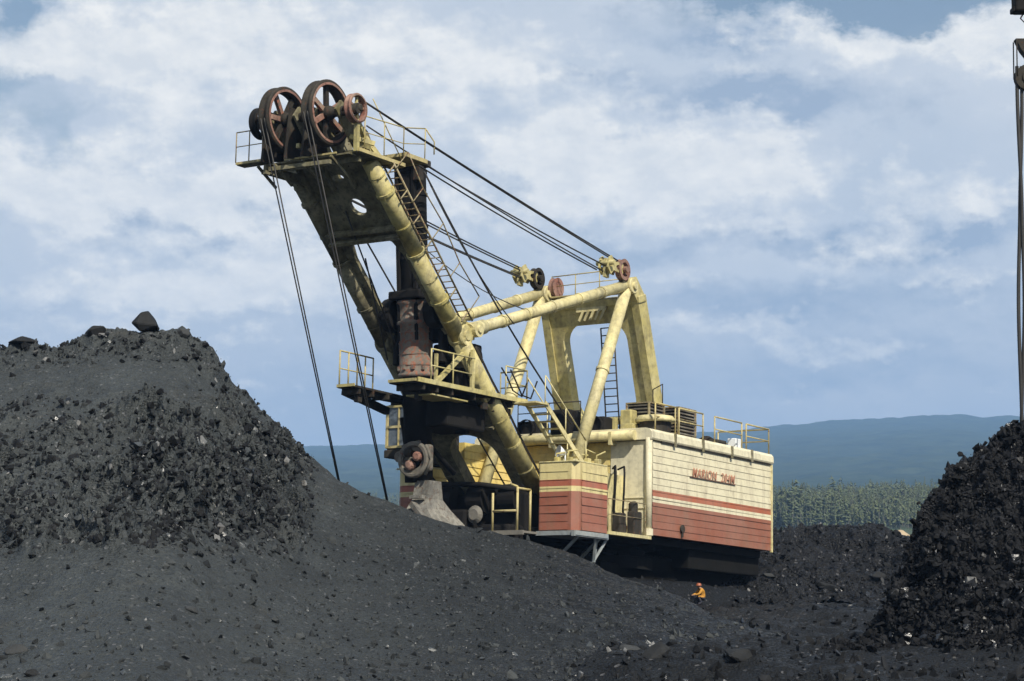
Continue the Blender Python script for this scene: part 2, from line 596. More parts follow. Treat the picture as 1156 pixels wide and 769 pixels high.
def rough_left(X, Y, Z, U, V, T):
    n_l = fbm(X, Y, Z, 2.4, 4, 21, .55)
    n_s = fbm(X, Y, Z, .55, 4, 31, .6, True)
    wob = 14 * fbm(U / 40, V / 40, 0 * U, 1, 3, 77)
    crust = sstep(.075, .01, np.abs(T)) * sstep(330, 225, U)
    edge = 346 + 8 * np.sin(V / 9) - np.maximum(0, 545 - V) * .9
    band = sstep(452, 490, V + wob + .10 * (U - 200)) * sstep(616, 596, V + wob * .9 - 18 * np.sin(U / 48.) - 9 * np.sin(U / 17.)) * sstep(edge + 6, edge - 6, U) 
    Z1 = .07 * n_l * sstep(0, .03, np.abs(T) + .01)
    Z1 = Z1 + crust * (.12 * n_s + .16 * n_l)
    clump = sstep(-.35, .75, .75 * fbm(X, Y, Z, 2.0, 3, 66) + .6 * sstep(60, 230, U) * sstep(490, 540, V) + .2 * sstep(160, 250, U) - .1)
    Z1 = Z1 + band * ((.12 + .2 * clump) * n_s + (.14 + .3 * clump) * fbm(X, Y, Z, 1.3, 3, 55, .5) + .12 + .3 * clump)
    Z1 = Z1 + .045 * fbm(X, Y, Z, .5, 4, 99, .65) + .05 * fbm(X * 1.5, Y * .35, Z * .35, 1.1, 3, 15, .55) * sstep(.02, .12, T)
    Z1 = Z1 + .16 * fbm(X, Y, Z, 5.5, 2, 12) * sstep(.02, .1, T)
    return Z1


left_crest = [(-520, 560, 70), (-300, 480, 69), (-120, 415, 68), (-40, 398, 67.5), (0, 394, 67), (22, 386, 67), (40, 393, 67), (62, 392, 67), (85, 384, 67), (102, 370, 67),
              (120, 372, 67), (150, 376, 67), (185, 379, 67), (205, 375, 67), (222, 386, 67), (240, 402, 67.3), (250, 421, 67.6), (262, 441, 68), (275, 444, 68.2),
              (292, 463, 68.6), (318, 484, 69), (332, 502, 69.3), (350, 515, 69.6), (380, 541, 70), (410, 556, 70.2), (440, 566, 70.3), (470, 580, 70.2),
              (510, 592, 69.8), (560, 601, 69.3), (610, 614, 68.8), (650, 626, 68.2), (680, 642, 67.6), (705, 655, 66.8), (740, 664, 65.8), (775, 678, 65),
              (810, 697, 64), (860, 712, 63), (960, 730, 62)]
lh = heap('coal_heap', left_crest, -520, 900, 1250, 430, 40, .26, M['coal_grey'], rough_left, zb=-2.35, conc=1.9, lmin=33)
tag(lh[0], 'tall dusty grey coal heap with a big boulder on its top', 'coal heap')


def rough_right(X, Y, Z, U, V, T):
    k = sstep(1.0, .8, T)
    return k * (.42 * fbm(X, Y, Z, 1.8, 4, 61, .55, True) * .6 + .22 * fbm(X, Y, Z, .6, 3, 71, .6, True)) - .12 + .3 * fbm(X, Y, Z, 3, 2, 7)


right_crest = [(925, 790, 52), (965, 765, 52.1), (988, 715, 52.3), (1008, 660, 52.6), (1026, 618, 53), (1032, 596, 53.1), (1042, 575, 53.3), (1060, 562, 53.5), (1066, 548, 53.6), (1076, 532, 53.8), (1096, 528, 54), (1102, 508, 54),
               (1122, 500, 54.3), (1128, 487, 54.4), (1142, 482, 54.6), (1160, 479, 55), (1230, 455, 55), (1350, 440, 56), (1550, 520, 57), (1750, 640, 58)]
rh = heap('coal_heap', right_crest, 925, 1750, 900, 300, 30, .85, M['coal_black'], rough_right, zb=-2.1, conc=1.5)
tag(rh[0], 'black coal heap of fresh shiny lumps below the hanging rope', 'coal heap')


def rough_bank(X, Y, Z, U, V, T):
    return .42 * fbm(X, Y, Z, 2.6, 4, 43, .55) + .16 * fbm(X, Y, Z, .8, 3, 47, .6, True)


bank_crest = [(770, 690, 88), (800, 676, 88.5), (830, 650, 90), (850, 634, 94), (862, 612, 98), (874, 601, 100), (900, 597, 101), (930, 598, 101), (955, 595, 101), (975, 592, 101), (1000, 596, 101), (1035, 605, 101),
              (1120, 612, 100), (1300, 600, 100), (1500, 650, 98)]
bh = heap('coal_heap', bank_crest, 770, 1500, 620, 160, 24, .30, M['coal_mid'], rough_bank, zb=-1.6, conc=1.5)
tag(bh[0], 'low dark coal bank behind the rear of the excavator', 'coal heap')

# a pale sandy mound beyond the bank
sand_m, snt, sb = new_mat('pale_sand')
sv = coords(snt)
snt.links.new(mix(snt, ramp(snt, noise(snt, sv, .6, 6), .3, .7), (.3, .22, .13), (.42, .33, .22)), sb.inputs['Base Color'])
sb.inputs['Roughness'].default_value = .9
sp = at(1016, 599, 160)
gxx, gyy = np.meshgrid(np.linspace(-1, 1, 60), np.linspace(-1, 1, 60))
rr = np.hypot(gxx, gyy)
sx, sy = sp[0] + gxx * 5, sp[1] + gyy * 4
sz = sp[2] - 4.3 + 4.25 * np.clip(1 - rr ** 1.6, 0, 1) + .25 * fbm(sx, sy, 0 * sx, 1.5, 3, 4) - 3 * np.clip(rr - 1, 0, 1)
so = grid_mesh('sand_heap', sx, sy, sz, sand_m)
tag(so, 'small pale sand heap showing over the dark bank', 'sand heap')


# ------------------------------------------------------------------ rocks and rubble
def rock_mesh(name, seed, n=26, flat=.75, sub=1):
    r = np.random.default_rng(seed)
    bm = bmesh.new()
    p = r.normal(size=(n, 3))
    p /= np.linalg.norm(p, axis=1)[:, None]
    p *= r.uniform(.75, 1.05, (n, 1))
    p[:, 2] *= flat
    for q in p:
        bm.verts.new(q)
    res = bmesh.ops.convex_hull(bm, input=bm.verts[:])
    bmesh.ops.delete(bm, geom=[g for g in res['geom_interior'] if isinstance(g, bmesh.types.BMVert)], context='VERTS')
    bmesh.ops.bevel(bm, geom=bm.edges[:], offset=.05, segments=1, affect='EDGES')
    me = bpy.data.meshes.new(name)
    bm.to_mesh(me)
    bm.free()
    return me


def heap_point(h, px, py, front=True):
    o, X, Y, Z, U, V, T = h
    VV = HY - F * Z / np.hypot(X, Y)
    d = (U - px) ** 2 + (VV - py) ** 2 + (1e6 * (T < -.01))
    i = np.unravel_index(np.argmin(d), d.shape)
    return np.array([X[i], Y[i], Z[i]])


def boulder(p, size, rot, mat, label, seed, n=22):
    me = rock_mesh('boulder', seed, n)
    me.materials.append(mat)
    o = bpy.data.objects.new('boulder', me)
    C.objects.link(o)
    o.location = p
    o.scale = size
    o.rotation_euler = rot
    tag(o, label, 'boulder')
    return o


p = heap_point(lh, 160, 375)
boulder(p + np.array([0, 0, .18]), (.46, .46, .58), (.1, .35, .4), M['lump'], 'big dark boulder standing alone on the heap top', 3, 13)
p = heap_point(lh, 24, 390)
boulder(p + np.array([0, 0, .0]), (.55, .5, .22), (.1, -.15, .2), M['lump'], 'flat dark boulder on the far left end of the crest', 5)
p = heap_point(lh, 205, 379)
boulder(p, (.28, .3, .28), (.3, .2, .9), M['slab'], 'small glinting boulder on the heap top right of the big one', 8)
p = heap_point(lh, 108, 376)
boulder(p - np.array([0, 0, .2]), (.6, .5, .4), (0, .1, 1.9), M['lump'], 'broad dark boulder sunk in the crest left of the big one', 13)
p = heap_point(lh, 217, 688)
boulder(p, (.22, .22, .13), (0, .2, .2), M['slab'], 'pale flat boulder on the smooth lower slope', 17)
p = heap_point(lh, 24, 730)
boulder(p, (.3, .25, .17), (.2, 0, .7), M['slab'], 'pale boulder near the bottom left edge of the slope', 19)
p = heap_point(lh, 42, 757)
boulder(p, (.2, .2, .16), (.2, .3, 1.2), M['lump'], 'black boulder low down beside the pale one at bottom left', 23)


def ground_point(px, py):
    d = ray(px, py)
    d = d / math.hypot(d[0], d[1])
    for r in np.arange(28, 160, .15):
        q = d * r
        if q[2] <= float(ground_z(np.array([q[0]]), np.array([q[1]]))[0]):
            return q
    return d * 60


for px, py, s, rt_, mt, lb, sd in [
        (738, 742, (.55, .3, .2), (.5, -.7, .4), 'lump', 'long black slab leaning in the foreground rubble', 29),
        (712, 733, (.3, .22, .16), (0, .2, .3), 'slab', 'pale boulder beside the leaning black slab', 31),
        (835, 742, (.6, .45, .3), (.1, .1, .8), 'lump', 'wide black boulder in the foreground right of the slab', 37),
        (932, 662, (.6, .5, .35), (.1, .2, .1), 'lump', 'black boulder on the dark bank right of the house', 41),
        (990, 652, (.55, .5, .42), (.2, .0, .9), 'lump', 'rounded black boulder at the foot of the black heap', 43),
        (868, 650, (.35, .3, .2), (.0, .2, .5), 'slab', 'grey boulder on the bank below the house corner', 47)]:
    q = ground_point(px, py)
    if px > 850:
        q = heap_point(bh, px, py)
    boulder(q, s, rt_, M[mt], lb, sd)


def scatter(name, pts, sizes, mat, kinds=14, seed=1, n=13):
    """many loose lumps merged into one object"""
    r = np.random.default_rng(seed)
    protos = []
    for k in range(kinds):
        bm = bmesh.new()
        p = r.normal(size=(n, 3))
        p /= np.linalg.norm(p, axis=1)[:, None]
        p *= r.uniform(.6, 1.1, (n, 1)) * np.array([1, 1, r.uniform(.45, .9)])
        for q in p:
            bm.verts.new(q)
        res = bmesh.ops.convex_hull(bm, input=bm.verts[:])
        bmesh.ops.delete(bm, geom=[g for g in res['geom_interior'] if isinstance(g, bmesh.types.BMVert)], context='VERTS')
        bm.verts.index_update()
        protos.append((np.array([v.co[:] for v in bm.verts]), np.array([[v.index for v in f.verts] for f in bm.faces if len(f.verts) == 3])))
        bm.free()
    vs, fs, off = [], [], 0
    for p, s in zip(pts, sizes):
        v, f = protos[r.integers(kinds)]
        q = Euler(r.uniform(0, 6.28, 3)).to_matrix()
        w = (v * (s * r.uniform(.7, 1.3, 3))) @ np.array(q) + p
        vs.append(w)
        fs.append(f + off)
        off += len(v)
    vs, fs = np.concatenate(vs), np.concatenate(fs)
    me = bpy.data.meshes.new(name)
    me.from_pydata(vs.tolist(), [], fs.tolist())
    me.materials.append(mat)
    o = bpy.data.objects.new(name, me)
    C.objects.link(o)
    return tag(o, kind='stuff')


def pick(h, weight, n):
    o, X, Y, Z, U, V, T = h
    w = weight.ravel().astype(float)
    w /= w.sum()
    i = rng.choice(w.size, n, p=w)
    P = np.stack([X.ravel()[i], Y.ravel()[i], Z.ravel()[i]], -1)
    return P + rng.normal(size=P.shape) * np.array([.05, .05, .01])


def psize(n, lo, hi, power=3.2):
    return lo + (hi - lo) * rng.random(n) ** power


_, X, Y, Z, U, V, T = lh
vis = (T > -.02) & (U > -40) & (U < 900)
bandw = sstep(440, 515, V) * sstep(640, 575, V) * sstep(362, 325, U)
crustw = sstep(.08, .02, T) * sstep(330, 250, U)
clump = sstep(-.35, .75, .75 * fbm(X, Y, Z, 2.0, 3, 66) + .6 * sstep(60, 230, U) * sstep(490, 540, V) + .2 * sstep(160, 250, U) - .1)
P1 = pick(lh, vis * (bandw * (.35 + clump) + .5 * crustw + .05 * sstep(430, 470, V)), 14000)
scatter('coal_rubble', P1, psize(14000, .015, .17, 5.0), M['chunk'], seed=5)
P1 = pick(lh, vis * (bandw * (.2 + clump) + .3 * crustw), 8000)
scatter('coal_rubble', P1, psize(8000, .015, .18, 5.0), M['chunk_mid'], seed=15)
P2 = pick(lh, vis * (T > .1) * (T < .9) * (.3 + .7 * sstep(120, 420, U)) * sstep(560, 600, V), 9000)
scatter('coal_gravel', P2, psize(9000, .008, .08, 5.5), M['chunk'], seed=6)
_, X, Y, Z, U, V, T = rh
P3 = pick(rh, (T > -.05) & (U < 1230), 26000)
scatter('coal_rubble', P3, psize(26000, .012, .16, 6.5), M['chunk_dark'], seed=7)
_, X, Y, Z, U, V, T = bh
P4 = pick(bh, (T > -.05) & (U < 1120), 6000)
scatter('coal_rubble', P4, psize(6000, .02, .2, 6), M['chunk_mid'], seed=8)
n5 = 13000
uu = rng.uniform(560, 1170, n5)
r5 = 30 + (rng.random(n5) ** 1.5) * 58
aa = np.array([az_of(q) for q in uu])
gx, gy = r5 * np.sin(aa), r5 * np.cos(aa)
P5 = np.stack([gx, gy, ground_z(gx, gy)], -1)
scatter('coal_rubble', P5, psize(n5, .010, .2, 7), M['chunk_mid'], seed=9)


# ================================================================== the excavator
shovel = bpy.data.objects.new('mining_excavator', None)
C.objects.link(shovel)
shovel.matrix_world = Matrix.Translation(Vector(ORG)) @ Matrix(RM.tolist()).to_4x4()
tag(shovel, 'huge old cream and red mining excavator with raised boom', 'excavator')
P0 = np.array([0, .5, 3.0])
BD = np.array([0, -.725, .689])
BN = np.array([0, .689, .725])
EX, EY, EZ = np.eye(3)


def bp(x, s, k=0.0):
    return P0 + BD * s + BN * k + EX * x


def circ(cx, cy, rx, ry, n=20):
    return [(cx + rx * math.cos(2 * math.pi * i / n), cy + ry * math.sin(2 * math.pi * i / n)) for i in range(n)]


def rail_run(mb, pts, h, up=EZ, r=.032, step=1.3, mid=True, ends=True):
    """handrail of posts, top bar and middle bar along a path"""
    pts = [np.array(p, float) for p in pts]
    top = [p + up * h for p in pts]
    mb.tube(top, r, 6)
    if mid:
        mb.tube([p + up * h * .52 for p in pts], r * .8, 6)
    for a, b in zip(pts[:-1], pts[1:]):
        n = max(1, round(np.linalg.norm(b - a) / step))
        for i in range(n + 1):
            q = a + (b - a) * i / n
            mb.tube([q, q + up * h], r, 6)
    return mb


# ---- boom -----------------------------------------------------------------
XT = 1.6
head = MB()
# upper plate with the big portal opening below it (plan: x across, s along the boom)
outer = [(-1.6, 11.7), (-1.45, 14.4), (-1.15, 15.3), (1.15, 15.3), (1.5, 14.4), (1.6, 11.4), (1.6, 7.5), (1.05, 7.5), (1.05, 11.0), (.86, 11.6), (.5, 11.86),
         (-.55, 11.86), (-.88, 11.6), (-1.02, 11.0), (-1.02, 7.5), (-1.6, 7.5)]
head.plate(outer, [circ(.2, 13.15, .31, .36), circ(.0, 14.4, .24, .14)], P0 + BN * .1, EX, BD, BN, .18)
# lower plate with arch between the legs
arch = [(1.0 * math.cos(a), 2.1 + 1.05 * math.sin(a)) for a in np.linspace(0, math.pi, 15)]
outer2 = [(1.55, -.3), (1.55, 6.6), (.75, 7.1), (.75, 5.1), (-.75, 5.1), (-.75, 7.1), (-1.55, 6.6), (-1.55, -.3), (-1.0, -.3)] + arch[::-1] + [(1.0, -.3)]
head.plate(outer2, [], P0 - BN * .05, EX, BD, BN, .5)
# cross ribs and side cheeks of the head
for s_, k_ in ((14.85, .3), (12.3, -.22), (11.95, -.26), (4.9, -.36), (3.5, -.36)):
    head.beam(bp(-1.5, s_, k_), bp(1.5, s_, k_), .12, .22, BN)
for x in (-1.3, -.3, .6, 1.45):
    head.plate([(14.0, -.2), (16.2, -.25), (17.15, -.2), (17.2, .25), (15.6, .75), (14.0, .45)], [], EX * x + P0, BD, BN, EX, .09)
boom = head.build('boom', M['grimy_shade'], shovel, 'greasy boom plate with round holes, darkened for shade')
for sx_ in (-1, 1):
    t = MB()
    t.tube([bp(sx_ * XT, 14.9), bp(sx_ * XT, 11.0)], .29, 18)
    t.tube([bp(sx_ * XT, 11.0), bp(sx_ * XT, 7.3)], .30, 18)
    t.tube([bp(sx_ * XT, 7.3), bp(sx_ * XT, -.3)], .33, 18)
    for s_ in (1.2, 3.6, 4.8, 8.2, 9.9, 12.2, 14.3):
        t.lathe(bp(sx_ * XT, s_), BD, [(.28, -.03), (.345 if s_ < 7.3 else .312, -.025), (.345 if s_ < 7.3 else .312, .025), (.28, .03)], 18, False)
    for s_ in (11.05, 13.6, 9.0, 7.3, 2.4):
        t.lathe(bp(sx_ * XT, s_), BD, [(.30, -.05), (.35, -.05), (.35, .05), (.30, .05)], 18, False)
    # knuckle where the back strut joins
    t.lathe(bp(sx_ * XT, 7.3, .12), EX, [(0, -.30), (.36, -.30), (.4, -.25), (.4, .25), (.36, .3), (.2, .3), (.18, .36), (0, .36)], 20, False)
    t.beam(bp(sx_ * XT, 7.9, .1), bp(sx_ * XT, 6.9, .75), .3, .5, BN)
    t.lathe(bp(sx_ * XT, -.4), EX, [(0, -.3), (.42, -.3), (.42, .3), (0, .3)], 18, False)
    t.build('boom_tube', M['yellow'] if sx_ > 0 else M['grimy_shade'], boom, 'sunlit yellow tube on the right side' if sx_ > 0 else 'greasy tube on the left side, darkened for shade')
for dk, r_ in ((.36, .03), (.31, .022)):
    g = MB()
    g.tube([bp(XT + .22, s_, dk + .02 * math.sin(s_ * 2.1)) for s_ in np.linspace(-.2, 6.6, 14)], r_, 6)
    g.build('conduit', M['dark'], boom)
# ladder on the upper side of the boom
lad = MB()
for dx in (.1, .55):
    lad.tube([bp(XT - .1 + dx, 7.6, .55), bp(XT - .1 + dx, 14.4, .55)], .035, 6)
for i in range(26):
    s_ = 7.8 + i * .26
    lad.tube([bp(XT, s_, .55), bp(XT + .45, s_, .55)], .02, 5)
for i in range(7):
    s_ = 8 + i * 1.05
    lad.tube([bp(XT, s_, .3), bp(XT, s_, .55)], .03, 5)
    lad.tube([bp(XT + .45, s_, .0), bp(XT + .45, s_, .55)], .03, 5)
lad.build('ladder', M['ladder'], boom)
hr = MB()
hp = [bp(XT + .5, s_, 1.45 - .15 * (i % 2)) for i, s_ in enumerate((8.0, 9.6, 11.2, 12.8, 14.2))]
hr.tube(hp, .025, 5)
for i, s_ in enumerate((8.0, 9.6, 11.2, 12.8, 14.2)):
    hr.tube([bp(XT + .5, s_, .5), hp[i]], .022, 5)
hr.build('handrail', M['ladder'], boom)

# ---- sheaves at the boom point ---------------------------------------------
SC = np.array([0, -11.7, 14.68])


def sheave(name, c, r, w, spokes, mat_rim, mat_spoke, rot=0.0, hub=.3):
    g = MB()
    rim = [(r * .84, -w / 2), (r * .97, -w / 2), (r, -w * .42), (r, -w * .3), (r * .93, -w * .12), (r * .93, w * .12), (r, w * .3), (r, w * .42), (r * .97, w / 2), (r * .84, w / 2),
           (r * .80, w * .2), (r * .80, -w * .2)]
    g.lathe(c, EX, rim, 48, True, True)
    o = g.build(name, mat_rim, shovel)
    h = MB()
    h.lathe(c, EX, [(0, -w * .7), (r * hub * .6, -w * .7), (r * hub, -w * .4), (r * hub, w * .4), (r * hub * .75, w * .75), (r * hub * .5, w * .9), (0, w * .9)], 24, False)
    h.build('hub', M['dark'], o)
    rr_ = MB()
    rr_.lathe(c + EX * (w / 2 + .004), EX, [(r * .84, -.01), (r * .84, .012), (r * .91, .012), (r * .91, -.01)], 48, False, True)
    rr_.build('rim_edge', mat_spoke[0], o)
    for i in range(spokes):
        a = rot + 2 * math.pi * i / spokes
        d = EY * math.cos(a) + EZ * math.sin(a)
        k = MB()
        k.beam(c + d * r * hub * .9, c + d * r * .83, r * .15, w * .3, EX)
        k.build('spoke', mat_spoke[i % len(mat_spoke)], o)
    return o


for x in (-1.02, .80):
    sheave('hoist_sheave', SC + EX * (x + .0), 1.12, .42, 6, M['dark'], [M['redrust'], M['dark'], M['rust']], .35 + x * .3, .22)
sheave('guide_sheave', SC + EX * -1.95 + np.array([0, 0, 0]), .55, .3, 5, M['black'], [M['dark']], .2)
sheave('guide_sheave', SC + EX * 1.95 + np.array([0, .1, .05]), .5, .26, 5, M['redrust'], [M['rust'], M['yellow']], .2, .35)
ax = MB()
ax.tube([SC - EX * 2.1, SC + EX * 2.15], .17, 16)
for x in (-.5, -1.5, 0.2):
    ax.plate([(-.3, .3), (.3, .3), (.9, -1.2), (-.5, -1.5)], [], SC + EX * x, EY, EZ, EX, .1)
ax.build('sheave_axle', M['dark'], shovel)
for a_, b_ in (((1.95, -11.6, 14.5), (1.7, -10.3, 13.4)), ((1.6, -10.7, 14.1), (2.0, -10.2, 13.3)), ((1.2, -10.9, 13.9), (2.05, -10.9, 13.55)), ((1.5, -11.3, 13.9), (2.1, -10.7, 13.7)), ((1.95, -11.5, 14.3), (1.95, -11.5, 13.3)), ((-.05, -12.1, 13.6), (-.05, -11.6, 13.6))):
    MB().beam(a_, b_, .13, .15).build('sheave_bracket', M['yellow'], shovel)

# ---- walkways round the boom point -----------------------------------------
hp_ = MB()
hp_.box((0, -11.5, 13.22), (3.6, .4, .05))
hp_.box((-2.2, -11.7, 13.3), (1.25, .4, .05))
hp_.box((1.75, -10.2, 13.3), (.55, 2.6, .06))
hp_.box((1.5, -8.3, 13.68), (1.1, 1.2, .05))
hp_.beam((-2.2, -11.3, 13.1), (1.9, -11.2, 13.1), .1, .16)
hp_.beam((-1.6, -11.9, 13.0), (-1.2, -10.2, 12.9), .14, .3)
hp_.beam((-1.3, -12.0, 12.95), (1.2, -11.9, 12.95), .12, .14)
for x in (-1.9, -1.2, .0, 1.2):
    hp_.beam((x, -11.9, 13.15), (x, -10.9, 12.6), .08, .08)
hpl = hp_.build('head_walkway', M['grimy_shade'], shovel)
e = MB()
e.box((-2.2, -11.92, 13.34), (1.3, .05, .08))
e.box((.2, -11.72, 13.28), (2.2, .04, .06))
e.box((2.05, -10.2, 13.36), (.05, 2.6, .12))
e.box((2.08, -8.3, 13.74), (.05, 1.3, .14))
e.box((1.5, -8.93, 13.74), (1.1, .05, .12))
e.build('toe_board', M['rail'], hpl)
r1 = MB()
rail_run(r1, [(-2.8, -12.0, 13.35), (-1.65, -12.0, 13.35)], 1.05, r=.022, step=.5)
r1.build('handrail', M['ladder'], hpl)
r1 = MB()
rail_run(r1, [(2.05, -11.2, 13.4), (2.05, -9.0, 13.5), (2.05, -7.75, 13.75)], 1.15, r=.022, step=1.2)
r1.tube([(2.05, -7.75, 14.9), (2.05, -7.2, 14.55), (2.05, -7.2, 14.1)], .025, 6)
r1.tube([(2.0, -9.0, 13.5), (1.9, -10.6, 15.3)], .02, 5)
r1.build('handrail', M['rail'], hpl)

# ---- dipper stick, saddle block and dipper ---------------------------------
STT, STB = np.array([0, -5.67, 14.35]), np.array([0, -4.75, 2.9])
SD = (STB - STT) / np.linalg.norm(STB - STT)


def st(t, x=0, y=0):
    return STT + (STB - STT) * t + np.array([x, y, 0])


g = MB()
g.lathe(STT, SD, [(0, -.02), (.3, -.02), (.48, .03), (.5, .2), (.5, 11.4), (0, 11.4)], 28)
for t_ in (.03, .1, .2, .3, .4):
    g.lathe(st(t_), SD, [(.49, -.05), (.54, -.05), (.54, .05), (.49, .05)], 28, False)
for x in (-.36, .36):
    g.beam(st(.0, x, -.44), st(.56, x, -.44), .12, .14, EY)
g.beam(st(.02, 0, .5), st(.5, 0, .5), .2, .16, EY)
for t_ in np.linspace(.05, .5, 46):
    g.box(st(t_, 0, .6), (.2, .08, .08))
stick = g.build('dipper_stick', M['black'], shovel)
g = MB()
g.box(STT + np.array([.15, -.2, -.05]), (1.0, 1.0, .25), bev=.05)
g.box(STT + np.array([.55, -.35, -.5]), (.28, .3, .55), bev=.03)
g.build('stick_cap', M['dark'], stick)
g = MB()
g.box(st(.47, 0, .45), (1.75, .95, .95), bev=.08)
g.box(st(.53, .0, .4), (1.5, .85, .6), bev=.05)
g.box(st(.42, 0, -.1), (1.35, 1.2, .3), bev=.05)
for sx_ in (-1, 1):
    g.lathe(st(.47, sx_ * .95), EX, [(0, -.22), (.6, -.22), (.62, -.1), (.62, .1), (.6, .22), (0, .22)], 26, False)
    g.box(st(.56, sx_ * .98, .55), (.2, .9, 1.5), bev=.04)
    g.beam(st(.50, sx_ * .9, .3), st(.62, sx_ * 1.25, .9), .22, .3)
g.box(st(.66, -.3, .6), (.4, .9, 2.4), bev=.05)
g.box(st(.64, 1.0, 1.3), (.4, .9, 1.8), bev=.05)
g.build('saddle_block', M['black'], stick)
g = MB()
g.lathe(st(.432), SD, [(.5, 0), (.64, 0), (.66, .08), (.6, .16), (.57, .7), (.66, .74), (.66, .84), (.6, .88), (.6, 2.55), (.66, 2.6), (.66, 2.72), (.5, 2.72)], 32)
for i in range(4):
    g.lathe(st(.53 + .034 * i), SD, [(.59, -.02), (.62, -.02), (.62, .02), (.59, .02)], 32, False)
for k in range(11):
    a = k * .571
    g.box(st(.645) + np.array([.62 * math.cos(a), .62 * math.sin(a), 0]), (.1, .1, .14))
g.build('crowd_drum', M['drum'], stick, 'rust coloured drum round the stick')
g = MB()
for sx_ in (-1, 1):
    g.beam(bp(sx_ * 1.2, 6.2, -.25), bp(sx_ * .9, 4.1, -1.4), .25, .45, EX)
    g.box(bp(sx_ * 1.0, 5.0, -.75), (.5, 1.1, .9), (EX, BD, BN), .06)
    g.lathe(bp(sx_ * 1.25, 5.9, .2), EX, [(0, -.2), (.55, -.2), (.55, .2), (0, .2)], 24, False)
g.box((.45, -3.9, 5.35), (1.9, 2.4, .9), bev=.08)
g.box((.6, -3.4, 7.2), (1.5, 1.0, 1.7), bev=.08)
g.lathe((1.2, -3.6, 7.5), EX, [(0, -.4), (.5, -.4), (.5, .3), (.35, .4), (0, .4)], 22, False)
g.lathe((-.4, -3.2, 7.4), EX, [(0, -.5), (.5, -.5), (.5, .5), (0, .5)], 22, False)
g.tube([(.2, -4.9, 5.3), (.3, -4.4, 4.2), (.5, -3.3, 3.4)], .09, 8)
g.tube([(-.7, -4.9, 5.3), (-.8, -4.4, 4.0), (-.6, -3.0, 3.2)], .09, 8)
g.build('crowd_machinery', M['black'], shovel)
# pitch wheel and dipper back at the foot of the stick
g = MB()
PW = np.array([.22, -5.3, 3.72])
g.lathe(PW, -EY, [(.32, 0), (.62, 0), (.65, .05), (.65, .16), (.6, .2), (.5, .2), (.46, .08), (.32, .08)], 32, False, True)
g.box(PW + np.array([0.05, .35, .1]), (.8, .3, .95), bev=.1)
g.beam(PW + np.array([-.5, -.1, .45]), PW + np.array([.25, -.1, .6]), .12, .16)
g.beam(PW + np.array([-.1, -.12, .0]), PW + np.array([-.55, -.12, .35]), .14, .14)
g.tube([PW + np.array([.5, -.1, .5]), PW + np.array([.75, -.1, .0]), PW + np.array([.5, -.1, -.55])], .06, 8)
g.lathe(PW + np.array([-.62, 0, .12]), -EY, [(0, 0), (.2, 0), (.2, .16), (0, .16)], 16, False)
pw = g.build('pitch_wheel', M['wheel'], shovel)
for dx, dz, m_ in ((.2, .1, 'redrust'), (-.12, -.2, 'redrust'), (-.2, .25, 'dark')):
    b_ = MB().lathe(PW + np.array([dx, -.05, dz]), -EY, [(0, 0), (.17, 0), (.17, .2), (.1, .24), (0, .24)], 14, False)
    b_.build('bolt', M[m_], pw)
g = MB()
ring = lambda z, x0, x1, y0, y1: [(x0, y0, z), (x1, y0, z), (x1, y1, z), (x0, y1, z)]
secs = [ring(3.0, .16, .78, -5.2, -4.5), ring(2.35, .12, .8, -5.3, -4.4), ring(2.0, .1, .95, -5.6, -4.1), ring(1.5, .1, 1.4, -5.8, -3.9), ring(.6, .4, 1.9, -6.0, -3.7)]
V_ = [q for s_ in secs for q in s_]
F_ = [(i * 4 + k, i * 4 + (k + 1) % 4, i * 4 + 4 + (k + 1) % 4, i * 4 + 4 + k) for i in range(4) for k in range(4)] + [(3, 2, 1, 0), (16, 17, 18, 19)]
g.add(V_, F_)
for q in ((.3, -5.6, 1.85), (.8, -5.75, 1.6), (1.3, -5.9, 1.2)):
    g.lathe(q, -EY, [(0, 0), (.14, 0), (.14, .1), (0, .1)], 12, False)
g.beam((.4, -5.65, 2.15), (1.75, -6.05, .95), .16, .3, EY)
g.beam((.2, -5.5, 2.4), (.75, -5.5, 2.4), .12, .2, EY)
dip = g.build('dipper_link', M['linkgrey'], shovel)
g = MB()
c0 = np.array([-.1, -9.3, 1.0])
for (q, s_) in ((c0 + np.array([0, .95, 0]), (2.4, .14, 1.7)), (c0 + np.array([0, -.95, -.1]), (2.4, .14, 1.5)), (c0 + np.array([1.15, 0, 0]), (.14, 1.9, 1.7)), (c0 + np.array([-1.15, 0, 0]), (.14, 1.9, 1.7)), (c0 + np.array([0, 0, -.8]), (2.4, 2.0, .12))):
    g.box(q, s_, bev=.04)
g.beam(c0 + np.array([0, .9, -.3]), (.3, -5.5, .9), .5, .5)
dp = g.build('dipper', M['dark'], shovel)
for i in range(5):
    MB().box(c0 + np.array([-.96 + .48 * i, -1.15, .75]), (.2, .7, .2), bev=.05).build('tooth', M['grey'], dp)

